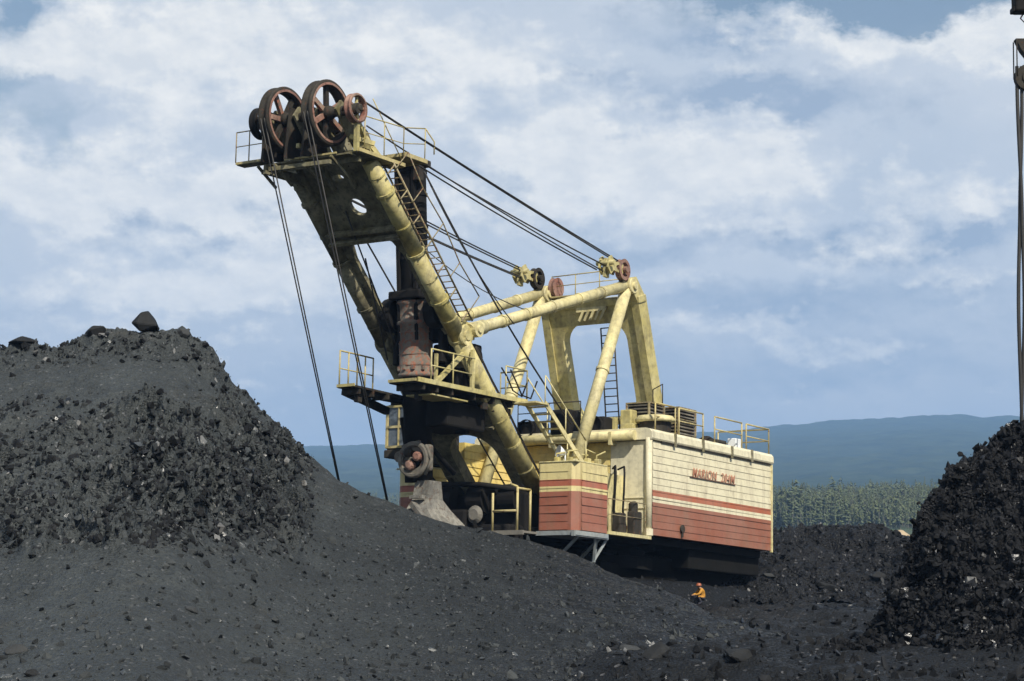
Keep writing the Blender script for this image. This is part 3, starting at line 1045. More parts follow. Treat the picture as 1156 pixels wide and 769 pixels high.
# ---- middle walkway ---------------------------------------------------------
ZD = 6.12
g = MB()
g.plate([(-1.55, -7.6), (-.75, -7.65), (-.95, -4.4), (.7, -4.4), (.75, -7.7), (1.95, -7.75), (2.05, -1.0), (-1.9, -1.0), (-1.9, -2.6), (-1.6, -5.9)], [], (0, 0, ZD), EX, EY, EZ, .07)
for y in (-4.2, -3.0, -1.8):
    g.beam((-1.7, y, ZD - .14), (1.95, y, ZD - .14), .1, .2)
for y in (-7.3, -6.5, -5.6):
    g.beam((-1.5, y, ZD - .14), (-.8, y, ZD - .14), .1, .2)
    g.beam((.8, y, ZD - .14), (1.95, y, ZD - .14), .1, .2)
for x in (-1.2, 1.1):
    g.beam((x, -7.4, ZD - .16), (x, -1.0, ZD - .16), .08, .16)
g.beam((-1.5, -7.3, ZD - .1), (-1.6, -4.6, ZD - .5), .2, .26)
deck = g.build('walkway', M['dark'], shovel)
g = MB()
g.beam((2.0, -7.75, ZD + .06), (2.08, -1.0, ZD + .06), .05, .16)
g.beam((.75, -7.75, ZD + .05), (1.95, -7.8, ZD + .05), .05, .1)
g.beam((-1.57, -7.6, ZD + .04), (-1.6, -5.6, ZD + .04), .05, .1)
g.beam((-1.55, -7.64, ZD + .04), (-.75, -7.68, ZD + .04), .05, .1)
g.box((1.3, -5.6, ZD - .32), (1.1, 2.2, .05))
g.build('toe_board', M['yellow'], deck)
g = MB()
rail_run(g, [(-1.52, -7.55, ZD), (-1.55, -6.5, ZD), (-1.6, -5.5, ZD)], 1.3, r=.03, step=.5)
g.build('handrail', M['rail'], deck)
g = MB()
rail_run(g, [(2.0, -7.0, ZD), (2.03, -4.4, ZD)], 1.2, r=.03, step=1.3)
g.build('handrail', M['yellow'], deck)
g = MB()
rail_run(g, [(2.05, -2.4, ZD), (2.06, -1.0, ZD), (.9, -1.0, ZD)], 1.2, r=.03, step=1.2)
g.build('handrail', M['yellow'], deck)
MB().beam((1.9, -6.6, ZD + .06), (1.75, -4.7, ZD + 1.35), .12, .16).build('brace', M['yellow'], deck)
MB().box((2.0, -4.5, ZD + .75), (.1, .12, 1.5)).build('post', M['yellow'], deck)
MB().box((1.5, -6.0, ZD + .6), (.1, .1, 1.2)).build('post', M['yellow'], deck)
for y, z in ((-2.2, .35), (-1.6, .25)):
    MB().tube([(2.05, y - .5, ZD + 1.1), (2.07, y - .2, ZD + .5 + z), (2.1, y + .2, ZD + z), (2.1, y + .8, ZD + .2), (2.05, y + 1.3, ZD + .9)], .03, 6).build('hanging_cable', M['black'], deck)
for q in ((-1.2, -3.2), (1.7, -2.6), (1.6, -1.6), (1.8, -3.4), (1.2, -6.6), (-1.1, -7.0), (1.2, -4.6)):
    MB().box((q[0], q[1], ZD - .36), (.16, .3, .26), bev=.03).build('junction_box', M['dark'], deck)

# ---- struts, gantry and A-frame legs ---------------------------------------
GT = {s_: np.array([s_ * 2.0, 6.3, 11.62]) for s_ in (-1, 1)}
for s_ in (-1, 1):
    kn = bp(s_ * 1.75, 7.1, .7)
    g = MB()
    tp = GT[s_] + np.array([0, -.25, .0])
    d_ = (tp - kn) / np.linalg.norm(tp - kn)
    g.tube([kn, tp], .215, 16)
    g.tube([kn - d_ * .25, kn + d_ * .7], .27, 16)
    g.lathe(kn, EX, [(0, -.3), (.28, -.3), (.28, .3), (.14, .3), (.12, .36), (0, .36)], 18, False)
    for q in (.18, .33, .5, .68, .84):
        g.lathe(kn + (tp - kn) * q, d_, [(.21, -.06), (.245, -.06), (.245, .06), (.21, .06)], 16, False)
    g.build('boom_strut', M['creamyel'], shovel)
    g = MB()
    ft = np.array([s_ * 2.0, 2.55, 4.2]) if s_ > 0 else np.array([-2.0, 1.9, 2.6])
    g.tube([GT[s_], ft], .24, 16)
    g.lathe(GT[s_] + (ft - GT[s_]) * .48, ft - GT[s_], [(.24, -.06), (.275, -.06), (.275, .06), (.24, .06)], 16, False)
    g.lathe(GT[s_] + np.array([0, .1, .05]), EX, [(0, -.3), (.3, -.3), (.33, -.26), (.33, .26), (.3, .3), (.16, .3), (.14, .38), (0, .38)], 20, False)
    g.box(ft, (.6, .6, .4), bev=.05)
    g.build('gantry_leg', M['creamyel'], shovel)
# rear portal frame
pb, pt = np.array([0, 8.55, 6.55]), np.array([0, 7.0, 11.35])
pu = (pt - pb) / np.linalg.norm(pt - pb)
pn = np.cross(EX, pu)
hgt = np.linalg.norm(pt - pb)
arc_ = []
for cx_, cy_, a0 in ((.75, 3.35, 0), (-.75, 3.35, 90), (-.75, .95, 180), (.75, .95, 270)):
    arc_ += [(cx_ + .75 * math.cos(math.radians(a0 + k * 15)), cy_ + .75 * math.sin(math.radians(a0 + k * 15))) for k in range(7)]
g = MB()
g.plate([(-2.35, -.05), (2.35, -.05), (2.28, hgt), (-2.28, hgt)], [arc_], pb, EX, pu, pn, .55)
g.box(pb + pu * (hgt - .1) + pn * .05, (4.7, .3, .62), (EX, pu, pn), .04)
for s_ in (-1, 1):
    g.beam(pb + EX * s_ * 2.2 - pn * .0, pt + EX * s_ * 2.12, .34, .7, pn)
    g.box(pb + EX * s_ * 1.55 + EZ * -.2, (1.5, 1.0, .9), bev=.05)
    g.beam(pt + EX * s_ * 2.05 + pu * -.2, GT[s_] + np.array([0, .1, .25]), .5, .6)
gantry = g.build('gantry', M['yellow'], shovel)
g = MB()
for x in (.35, .95):
    g.tube([(x + .75, 6.4, 5.75), (x, 7.1, 10.2)], .035, 6)
for i in range(15):
    q = i / 14
    a_ = np.array([1.1, 6.4, 5.75]) * (1 - q) + np.array([.35, 7.1, 10.2]) * q
    g.tube([a_, a_ + EX * .6], .025, 5)
g.build('ladder', M['dark'], gantry)
g = MB()
g.box((.1, 6.75, 10.95), (1.4, .08, .18))
for i in range(5):
    g.beam((-.45 + .25 * i, 6.72, 10.5), (-.25 + .25 * i, 6.72, 10.9), .1, .05, EY)
g.build('light_stripes', M['creamyel'], gantry)  # pale bars paint in stripes of light falling across the beam
g = MB()
rail_run(g, [(-1.7, 6.6, 11.55), (1.7, 6.6, 11.6)], .85, r=.024, step=1.1)
g.box((0, 6.7, 11.52), (3.5, .6, .05))
g.build('handrail', M['rail'], gantry)
for s_ in (-1, 1):
    g = MB()
    c_ = np.array([s_ * 2.0, 5.75, 12.22])
    for dx in (-.24, .16):
        g.plate([(-1.25, -.1), (-1.15, .3), (-.95, .42), (-.75, .2), (-.1, .25), (.0, .0), (-.1, -.2), (-.8, -.15), (-1.0, -.35)], [circ(-1.0, .08, .12, .14, 10), circ(-.4, .02, .2, .1, 10)], c_ + EX * dx, EY, EZ, EX, .06)
    g.tube([c_ + np.array([-.4, -1.1, .1]), c_ + np.array([.4, -1.1, .1])], .1, 10)
    g.beam(c_ + np.array([-.05, -.95, .3]), c_ + np.array([-.05, -1.0, -.45]), .3, .12)
    blk = g.build('rope_block', M['yellow'], shovel)
    g = MB()
    g.beam(c_ + np.array([-.05, .05, -.1]), GT[s_] + np.array([-.05, .15, .1]), .16, .4)
    g.build('sheave_post', M['grimy_shade'], blk)
    a_ = MB()
    r_ = .43
    cc = c_ + EX * .12
    a_.lathe(cc, EX, [(r_ * .66, -.12), (r_, -.12), (r_ * .9, 0), (r_, .12), (r_ * .66, .12)], 24, False, True)
    a_.lathe(cc, EX, [(0, -.1), (r_ * .3, -.1), (r_ * .3, .24), (0, .24)], 14, False)
    for i in range(5):
        an = i * math.pi * .4 + .4
        dd = EY * math.cos(an) + EZ * math.sin(an)
        a_.beam(cc + dd * .1, cc + dd * r_ * .72, .09, .1, EX)
    a_.build('sheave', M['redrust'] if s_ > 0 else M['dark'], blk)
g = MB()
cc = np.array([-1.55, 6.7, 11.95])
g.lathe(cc, EX, [(.25, -.12), (.42, -.12), (.38, 0), (.42, .12), (.25, .12)], 24, False, True)
g.lathe(cc, EX, [(0, -.1), (.26, -.1), (.26, .1), (0, .1)], 14, False)
g.build('deflection_sheave', M['redrust'], shovel)

# ---- ropes ------------------------------------------------------------------


def rope(a, b, r=.032, sag=0.0, n=12):
    a, b = np.array(a, float), np.array(b, float)
    k = n if sag else 2
    pts = [a + (b - a) * i / (k - 1) - EZ * sag * 4 * (i / (k - 1)) * (1 - i / (k - 1)) for i in range(k)]
    return MB().tube(pts, r, 6, True)


tops = {s_: np.array([s_ * 2.0, 4.75, 12.2]) for s_ in (-1, 1)}
for dx, za, yb in ((1.9, 15.1, 5.6), (2.05, 15.02, 5.5)):
    rope((dx, -11.2, za), (dx, yb, 12.55), .032, .06).build('boom_rope', M['rope'], shovel)
for dx, za in ((1.2, 13.95), (1.6, 13.85)):
    rope((dx, -8.0, za + .1), (dx + .35, 4.7, 12.1 + (dx - 1.2) * .3), .032, .1).build('boom_rope', M['rope'], shovel)
rope((1.9, -10.9, 14.3), (1.9, 5.0, 11.95), .03, .12).build('boom_rope', M['rope'], shovel)
for k, (za, zb_) in enumerate(((13.95, 12.5), (13.75, 12.35), (13.2, 12.15), (13.1, 12.05))):
    rope((-1.9 + .12 * (k % 2), -8.2, za), (-2.05 + .12 * (k % 2), 4.75, zb_), .032, .1).build('boom_rope', M['rope'], shovel)
for dx in (1.0, 1.22):
    pass
# hoist ropes from the sheaves to the dipper
for x in (-1.1, -.94):
    rope((x, -12.8, 14.5), loc(383.5 + 8 * (x + 1.1), 551, X=x), .025).build('hoist_rope', M['rope'], shovel)
for x in (.72, .88):
    rope((x, -12.8, 14.5), loc(438.5 + 8 * (x - .72), 575, X=x), .025).build('hoist_rope', M['rope'], shovel)
# hoist ropes from the sheaves back down to the drum
for x in (-.75, .95):
    rope((x, -10.75, 14.3), (x * .6, 1.5, 3.4), .032).build('hoist_rope', M['rope'], shovel)
rope((-.5, -7.6, 10.6), (-.9, -5.6, 7.3), .028).build('control_rope', M['rope'], shovel)
rope((-.35, -9.0, 12.0), (-.3, -6.0, 7.8), .028).build('control_rope', M['rope'], shovel)
rope((1.5, -7.0, 13.6), (1.1, 3.7, 5.9), .034, .35).build('control_rope', M['rope'], shovel)
rope((1.5, -6.6, 13.2), (2.1, -2.0, 8.9), .022, .3).build('control_rope', M['rope'], shovel)
rope((-1.2, -7.0, 13.4), (1.9, -.9, 9.6), .02, .6).build('control_rope', M['rope'], shovel)

# ---- house ------------------------------------------------------------------
YF, YB, ZF, ZR = 4.85, 15.2, 1.68, 5.28
M['house_side'] = stripes('house_striped_paint', CREAM, (.37, .098, .04), 3.40, 3.16, 2.93, (.26, .085, .045), amount=.4)
M['cab_side'] = stripes('cabin_striped_paint', (.64, .54, .24), (.36, .085, .038), 3.33, 3.09, 2.90, (.28, .083, .045), amount=.45)
g = MB()
g.box((0, (YF + YB) / 2, (ZF + ZR) / 2), (7.9, YB - YF - .1, ZR - ZF - .004))
g.siding((3.96, YF + .15), (3.96, YB), ZF, ZR, .27, .026, (1, 0, 0))
g.siding((-3.96, YF + .15), (-3.96, YB), ZF, ZR, .30, .045, (-1, 0, 0))
g.siding((-3.96, YB - .04), (3.96, YB - .04), ZF, ZR, .30, .045, (0, 1, 0))
house = g.build('house', M['house_side'], shovel, 'cream body with red lower half and one cream band')
g = MB()
g.siding((-2.3, YF + .04), (2.2, YF + .04), ZF, ZR, .3, .04, (0, -1, 0))
g.build('front_siding', M['siding_yellow'], house, 'yellow boarded front behind the boom')
g = MB()
g.box((3.06, YF + .02, (ZF + ZR) / 2), (1.7, .06, ZR - ZF))
for z in (2.7, 3.1):
    g.box((3.3, YF - .03, z), (1.0, .04, .03))
g.box((2.5, YF - .06, 3.0), (.12, .1, 2.5))
g.build('front_panel', M['cream'], house)
g = MB()
R_ = .13
g.tube([(3.9, YF - .02, ZF - .03), (3.9, YF - .02, ZR + .1)], R_, 14)
g.lathe((3.9, YF - .02, ZF), EZ, [(.13, -.04), (.18, -.04), (.18, .22), (.13, .22)], 14, False)
g.build('corner_post', M['cream'], house)
g = MB()
g.box((3.965, YB - .02, (ZF + ZR) / 2 - .04), (.14, .1, ZR - ZF + .1), bev=.02)
g.build('corner_trim', M['creamyel'], house)
# roof with rounded eaves standing a little inside a shadow gap
prof = [(4.05, 0), (4.08, .06), (4.06, .30), (3.98, .40), (3.8, .45)]
g = MB()
Zr = ZR + .035
V_, F_ = [], []
for (xo, zo) in prof:
    V_ += [(xo, YF - .12, Zr + zo), (xo, YB + .02, Zr + zo), (-xo, YB + .02, Zr + zo), (-xo, YF - .12, Zr + zo)]
n_ = len(prof)
for i in range(n_ - 1):
    for k in (0, 1, 2, 3):
        k2 = (k + 1) % 4
        F_.append((i * 4 + k, i * 4 + k2, i * 4 + 4 + k2, i * 4 + 4 + k))
F_ += [(3, 2, 1, 0), tuple((n_ - 1) * 4 + k for k in range(4))]
g.add(V_, F_)
roof = g.build('roof', M['cream'], house)
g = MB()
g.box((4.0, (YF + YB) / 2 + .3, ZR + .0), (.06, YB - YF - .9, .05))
g.build('eave_shade_strip', M['dark'], house)  # solid dark strip painting in the shade of the gap below the eave
for i, y in enumerate((6.6, 8.9, 11.4, 13.2)):
    MB().box((4.08, y, ZR + .16 + .03 * (i % 2)), (.04, .16, .5)).build('strap', M['grimy_shade'], house)
# pipe along the front of the roof
g = MB()
g.tube([(-3.6, YF - .25, ZR + .2), (3.4, YF - .25, ZR + .2)], .2, 14)
for x in (-2, -.3, 1.1, 2.4):
    g.box((x, YF - .2, ZR + .1), (.12, .5, .5))
g.build('front_duct', M['creamyel'], house)
fc = bpy.data.curves.new('lettering', 'FONT')
fc.body = 'MARION  204M'
fc.size = .5
fc.extrude = .008
fc.offset = .002
fc.shear = .18
fc.space_character = 1.18
fo = bpy.data.objects.new('lettering_curve', fc)
C.objects.link(fo)
bpy.context.view_layer.update()
dg = bpy.context.evaluated_depsgraph_get()
fm = bpy.data.meshes.new_from_object(fo.evaluated_get(dg))
bpy.data.objects.remove(fo)
fm.materials.clear()
fm.materials.append(M['letter'])
let = bpy.data.objects.new('lettering', fm)
C.objects.link(let)
let.parent = house
wx = max(v.co.x for v in fm.vertices) - min(v.co.x for v in fm.vertices)
let.matrix_local = Matrix(((0, 0, 1, 4.03), (3.6 / wx, 0, 0, 8.1), (0, 1, 0, 4.18), (0, 0, 0, 1)))
g = MB()
g.box((4.0, 8.1 + 1.8, 4.16), (.05, 3.9, .035))
g.build('letter_shadow_bar', M['rust'], house)  # rust-coloured bar painting in the shadow line beneath the letters
g = MB()
g.lathe((4.0, 7.3, 2.05), EX, [(0, 0), (.16, 0), (.16, .06), (0, .06)], 14, False)
g.box((4.02, 7.3, 1.88), (.05, .12, .3))
g.build('filler_cap', M['dark'], house)

g = MB()
g.box((-3.2, 3.2, 3.3), (1.58, 3.28, 3.7))
g.siding((-2.406, 1.56), (-2.406, 4.84), 1.5, 5.15, .3, .035, (1, 0, 0))
g.siding((-2.406, -.6), (-2.406, 1.54), 1.5, 3.95, .3, .035, (1, 0, 0))
g.build('side_block', M['siding_yellow'], house, 'bright yellow boarded wall seen under the boom')

# roof furniture
g = MB()
g.lathe((3.4, 6.2, ZR + .45), EZ, [(.6, 0), (.62, .35), (.62, .42), (.0, .42)], 26, False)
vent = g.build('roof_vent', M['dark'], shovel)
g = MB()
g.lathe((3.4, 6.2, ZR + .87), EZ, [(.5, -.02), (.78, -.02), (.8, .08), (.68, .22), (.3, .28), (0, .28)], 26)
g.build('vent_cap', M['creamyel'], vent)


def louvre(q, size, n=9):
    g = MB()
    x, y, z = q
    sx_, sy_, sz_ = size
    g.box((x, y, z + sz_ / 2), (sx_ - .08, sy_ - .08, sz_ - .02))
    o = g.build('radiator', M['black'], shovel)
    f_ = MB()
    for i in range(n):
        f_.box((x + sx_ / 2 - .02, y, z + sz_ * (i + .5) / n), (.05, sy_ - .12, sz_ / n * .45), ((1, 0, .5), EY, (-.5, 0, 1)))
        f_.box((x, y - sy_ / 2 + .02, z + sz_ * (i + .5) / n), (sx_ - .12, .05, sz_ / n * .45))
    f_.build('louvre', M['louvre'], o)
    k_ = MB()
    k_.box((x, y, z + sz_ + .03), (sx_ + .07, sy_ + .07, .05))
    for ax_ in (-1, 1):
        for ay_ in (-1, 1):
            k_.box((x + ax_ * sx_ / 2, y + ay_ * sy_ / 2, z + sz_ / 2), (.07, .07, sz_ + .04))
    k_.box((x + sx_ / 2 + .04, y, z + sz_ * .62), (.05, sy_, .06))
    k_.build('radiator_frame', M['ladder'], o)


louvre((3.0, 8.6, ZR + .42), (1.0, 1.4, 1.2))
louvre((2.5, 7.0, ZR + .42), (1.0, 1.2, 1.25))
for q, s_ in (((.1, 4.9, ZR + .85), (.9, .9, 1.0)), ((1.25, 5.6, ZR + .75), (.8, .7, .7)), ((-1.6, 5.2, ZR + .7), (1.0, .9, .6))):
    g = MB()
    g.box(q, s_, bev=.08)
    g.lathe((q[0], q[1] - s_[1] / 2, q[2]), EY, [(.32, -.12), (.36, -.12), (.36, .02), (.32, .02)], 20, False)
    g.build('fan_housing', M['black'], shovel)
g = MB()
g.box((2.2, 6.2, ZR + .9), (.5, .5, 1.0), bev=.05)
g.box((1.7, 6.0, ZR + .75), (.16, .2, .7))
g.box((2.6, 5.6, ZR + .6), (.5, .4, .35), bev=.04)
g.build('gantry_foot', M['yellow'], shovel)
g = MB()
g.box((2.9, 12.3, ZR + .6), (.5, .8, .4), bev=.04)
g.lathe((3.0, 11.2, ZR + .45), EZ, [(.3, 0), (.3, .3), (.12, .4), (0, .4)], 16, False)
g.build('roof_motor', M['dark'], shovel)
g = MB()
g.box((3.4, 12.9, ZR + .65), (.4, .5, .5), bev=.04)
g.build('roof_box', M['white'], shovel)
for pts in ([(3.9, 5.3, ZR + .45), (3.9, 6.9, ZR + .45)], [(3.9, 7.2, ZR + .45), (3.9, 9.2, ZR + .45)], [(3.9, 10.2, ZR + .45), (3.9, 12.6, ZR + .45)], [(3.9, 13.0, ZR + .45), (3.9, 15.1, ZR + .45), (1.5, 15.1, ZR + .45)]):
    g = MB()
    rail_run(g, pts, 1.05, r=.034, step=1.9)
    g.build('roof_railing', M['rail'], shovel)
g = MB()
rail_run(g, [(2.5, 7.6, 6.9), (3.6, 6.4, 6.9)], .75, r=.024, step=1.2, mid=False)
g.build('roof_railing', M['dark'], shovel)
g = MB()
rail_run(g, [(-2.0, 4.7, ZR + .9), (.9, 4.7, ZR + .9)], .75, r=.024, step=1.4)
g.build('roof_railing', M['dark'], shovel)

# ---- front cabins, operator's cab -------------------------------------------
for s_ in (-1, 1):
    x0, x1, y0, y1, z0, z1 = 2.42, 4.0, -.62, 1.55, 1.5, 3.95
    ch = .22
    g = MB()
    pl = [(s_ * x0, y0), (s_ * (x1 - ch), y0), (s_ * x1, y0 + ch), (s_ * x1, y1), (s_ * x0, y1)]
    V_ = [(x, y, z) for z in (z0, z1) for x, y in pl]
    g.add(V_, [(0, 1, 2, 3, 4), (9, 8, 7, 6, 5)] + [(k, (k + 1) % 5, 5 + (k + 1) % 5, 5 + k) for k in range(5)])
    g.siding((s_ * (x0 + .04), y0 - .004), (s_ * (x1 - ch - .12), y0 - .004), z0 + .02, z1 - .03, .30, .03, (0, -1, 0))
    g.siding((s_ * (x1 + .004), y0 + ch + .12), (s_ * (x1 + .004), y1 - .02), z0 + .02, z1 - .03, .30, .03, (s_, 0, 0))
    cb = g.build('front_cabin', M['cab_side'], shovel, 'cabin with yellow top and red bottom beside the boom foot')
    g = MB()
    g.box((s_ * 3.2, .45, z0 - .1), (1.7, 2.3, .16))
    g.box((s_ * 3.95, .45, z0 - .12), (.14, 2.4, .2))
    for y in (-.3, 1.2):
        g.beam((s_ * 3.9, y, z0 - .2), (s_ * 2.7, y + .3, z0 - 1.1), .09, .09)
    g.beam((s_ * 3.9, .9, z0 - .2), (s_ * 3.6, 1.3, z0 - 1.0), .09, .09)
    g.beam((s_ * 3.9, 1.7, z0 - .2), (s_ * 3.6, 1.3, z0 - 1.0), .09, .09)
    g.beam((s_ * 3.7, 1.3, z0 - .2), (s_ * 3.6, 1.3, z0 - 1.05), .1, .1)
    g.build('base_frame', M['steelblue'], cb)
    g = MB()
    g.box((s_ * 3.2, .46, z1 + .03), (1.62, 2.22, .06), bev=.02)
    g.build('cabin_roof', M['creamyel'], cb)
g = MB()
g.box((3.4, 3.2, 1.55), (1.3, 3.2, .12))
g.box((2.75, 3.2, 2.8), (.1, 3.2, 2.3))
g.build('side_walkway', M['creamyel'], shovel)
for x, y in ((3.3, 3.3), (3.45, 3.1), (3.6, 3.5)):
    pts = [(2.85, y + .8, 4.15), (x - .25, y + .4, 4.2), (x, y, 3.9), (x + .04, y - .1, 3.2), (x - .06, y, 2.5), (x + .05, y + .1, 1.7)]
    MB().tube(pts, .04, 8).build('hose', M['black'], shovel)
g = MB()
g.box((3.5, 3.3, 2.0), (.35, .5, .8), bev=.05)
g.build('pump', M['dark'], shovel)
g = MB()
g.box((3.7, 4.1, 2.05), (.35, .6, .9), bev=.05)
g.lathe((3.7, 4.0, 2.48), EZ, [(0, 0), (.18, 0), (.18, .3), (.1, .4), (0, .4)], 14, False)
g.build('pump', M['dark'], shovel)
g = MB()
rail_run(g, [(3.9, 1.8, 1.62), (3.9, 4.6, 1.62)], 1.2, r=.017, step=1.4)
g.build('side_railing', M['ladder'], shovel)
for i, q in enumerate(((2.7, .0, 4.0), (3.1, .2, 4.0), (3.5, .8, 4.0), (3.7, 1.2, 4.0), (2.9, 1.3, 4.0))):
    g = MB()
    g.tube([q, (q[0] + .05, q[1], q[2] + .35 + .1 * (i % 3)), (q[0] + .3, q[1] + .2, q[2] + .4 + .1 * (i % 2))], .035, 6)
    g.box((q[0] + .06, q[1] + .06, q[2] + .12), (.2, .22, .2), bev=.03)
    g.build('pipe', M['yellow'], shovel)
g = MB()
g.lathe((2.75, .6, 4.42), (-.5, -.8, .2), [(0, 0), (.08, 0), (.24, .3), (.22, .3), (.06, .04)], 16)
g.tube([(2.75, .6, 4.42), (2.75, .6, 4.0)], .03, 6)
g.build('floodlight', M['white'], shovel)

g = MB()
g.box((-3.52, -.25, 5.5), (1.2, 1.8, 1.75), bev=.04)
g.box((-3.52, -.3, 4.5), (1.3, 1.9, .3), bev=.03)
g.box((-3.5, .2, 4.2), (.9, 1.2, .5))
g.box((-2.6, .2, 5.2), (.7, 1.6, 2.2), bev=.04)
cabo = g.build('operator_cab', M['dark'], shovel)
g = MB()
for x in (-4.09, -3.55, -3.0):
    g.box((x, -1.18, 5.52), (.10 if x != -3.55 else .05, .08, 1.6))
for z in (4.76, 5.52, 6.3):
    g.box((-3.55, -1.18, z), (1.16, .07, .09))
fr = g.build('window', M['rail'], cabo)
g = MB()
g.box((-3.55, -1.155, 5.52), (1.06, .02, 1.5))
g.build('pane', M['glass'], fr)
g = MB()
for y in (-1.1, -.3, .55):
    g.box((-4.14, y, 5.52), (.05, .08, 1.6))
for z in (4.76, 6.3):
    g.box((-4.14, -.28, z), (.05, 1.7, .09))
fr = g.build('window', M['rail'], cabo)
g = MB()
g.box((-4.128, -.28, 5.52), (.02, 1.6, 1.5))
g.build('pane', M['glass'], fr)

# ---- stair from the walkway to the cabin roof -------------------------------
g = MB()
a0, a1 = np.array([2.45, -1.0, 6.1]), np.array([2.75, 1.4, 3.95])
for dx in (-.4, .4):
    g.beam(a0 + EX * dx, a1 + EX * dx, .05, .18)
    g.tube([a0 + EX * dx + EZ * 1.0, a1 + EX * dx + EZ * 1.0], .026, 6)
    for q in (.0, .5, 1.0):
        b_ = a0 + (a1 - a0) * q + EX * dx
        g.tube([b_, b_ + EZ * 1.0], .024, 6)
for i in range(9):
    b_ = a0 + (a1 - a0) * (i + .5) / 9
    g.box(b_, (.8, .22, .04))
g.box(a0 + np.array([0, -.35, -.05]), (1.0, .9, .06))
g.build('stair', M['creamyel'], shovel)

# ---- machinery under the boom ----------------------------------------------
g = MB()
g.box((0, .2, 2.2), (3.6, 1.4, 1.5), bev=.1)
g.box((-.9, -.9, 1.7), (1.2, 1.0, 1.2), bev=.1)
g.box((1.2, -1.2, 1.3), (1.3, 1.0, .8), bev=.1)
for x in (-1.6, -.2, 1.2):
    g.lathe((x, -.5, 2.7), EX, [(0, -.35), (.55, -.35), (.55, .35), (0, .35)], 22, False)
g.tube([(-1.8, -1.0, 3.3), (.2, -1.2, 3.2), (1.7, -.9, 3.0)], .1, 8)
g.box((-1.6, 2.8, 2.6), (.8, 1.2, 1.8), bev=.1)
g.box((.8, 2.6, 2.4), (1.2, 1.4, 1.3), bev=.1)
g.build('swing_machinery', M['black'], shovel)
g = MB()
g.lathe((.05, -1.15, 2.1), -EY, [(0, 0), (.28, 0), (.34, .1), (.2, .22), (0, .22)], 16, False)
g.lathe((-.55, -1.6, 1.5), -EY, [(0, 0), (.3, 0), (.3, .15), (0, .15)], 16, False)
g.build('drum_end', M['grey'], shovel)
g = MB()
pts = [np.array([.55, 4.6, 3.0])]
for k in range(7):
    a_ = math.radians(180 - k * 18)
    pts.append(np.array([1.2 + .6 * math.cos(a_), 4.3, 3.6 + .6 * math.sin(a_)]))
g.tube([(.5, 4.4, 2.6), (.5, 4.4, 3.4), (.65, 4.4, 3.9), (1.0, 4.4, 4.2), (1.5, 4.4, 4.3)], .22, 12)
g.build('air_duct', M['cream'], shovel)
g = MB()
g.box((2.1, -1.9, 1.35), (1.5, 1.0, .08))
g.box((2.1, -2.4, 1.32), (1.6, .1, .16))
g.box((1.3, -1.6, 1.1), (.8, .9, .12), (EX, (0, 1, .5), (0, -.5, 1)))
pf = g.build('boarding_platform', M['grey'], shovel)
g = MB()
for a_, b_ in (((1.55, -2.35, 1.4), (1.55, -2.35, 2.75)), ((2.6, -2.35, 1.4), (2.6, -2.35, 2.95)), ((1.55, -2.35, 2.1), (2.6, -2.35, 2.1)), ((2.6, -2.35, 2.95), (2.3, -2.35, 3.05)), ((2.6, -1.5, 1.4), (2.6, -1.5, 2.9)), ((2.6, -2.35, 2.9), (2.6, -1.5, 2.9))):
    g.tube([a_, b_], .045, 8)
g.build('handrail', M['rail'], pf)

# ---- undercarriage -----------------------------------------------------------
g = MB()
g.box((0, 7.2, 1.5), (7.3, 15.2, .3), bev=.03)
g.box((0, 12, 1.0), (6.9, 6.2, .8), bev=.05)
g.box((0, 9.5, .55), (5.4, 9.6, .9), bev=.05)  # filler box added to keep the shaded space under the house black
g.build('revolving_frame', M['shade_black'], shovel)
g = MB()
g.lathe((0, 6.0, .75), EZ, [(0, -.3), (3.0, -.3), (3.0, .15), (2.7, .2), (2.7, .45), (3.1, .5), (3.1, .65), (0, .65)], 48, False)
g.build('turntable', M['shade_black'], shovel)
g = MB()
g.box((0, 6.0, .25), (5.4, 5.4, .7), bev=.08)
g.build('car_body', M['shade_black'], shovel)
for s_ in (-1, 1):
    g = MB()
    g.box((s_ * 2.0, 6.0, .4), (.9, 6.6, .6), bev=.1)
    for y in np.linspace(3.2, 8.8, 7):
        g.lathe((s_ * 2.0, y, .22), EX, [(0, -.4), (.3, -.4), (.3, .4), (0, .4)], 18, False)
    for y in (2.6, 9.4):
        g.lathe((s_ * 2.0, y, .45), EX, [(0, -.45), (.5, -.45), (.5, .45), (0, .45)], 22, False)
    cr = g.build('crawler', M['shade_black'], shovel)
    g = MB()
    path = [(y, -.12) for y in np.linspace(2.6, 9.4, 18)]
    path += [(9.4 + .56 * math.sin(a), .45 - .57 * math.cos(a)) for a in np.linspace(.3, math.pi - .3, 5)]
    path += [(y, 1.02) for y in np.linspace(9.4, 2.6, 18)]
    path += [(2.6 - .56 * math.sin(a), .45 + .57 * math.cos(a)) for a in np.linspace(.3, math.pi - .3, 5)]
    for i, (y, z) in enumerate(path):
        y2, z2 = path[(i + 1) % len(path)]
        yp, zp = path[i - 1]
        d_ = np.array([0, y2 - yp, z2 - zp])
        d_ /= np.linalg.norm(d_)
        g.box((s_ * 2.0, y, z), (1.15, .34, .1), (EX, d_, np.cross(EX, d_)))
    g.build('track', M['shade_black'], cr)

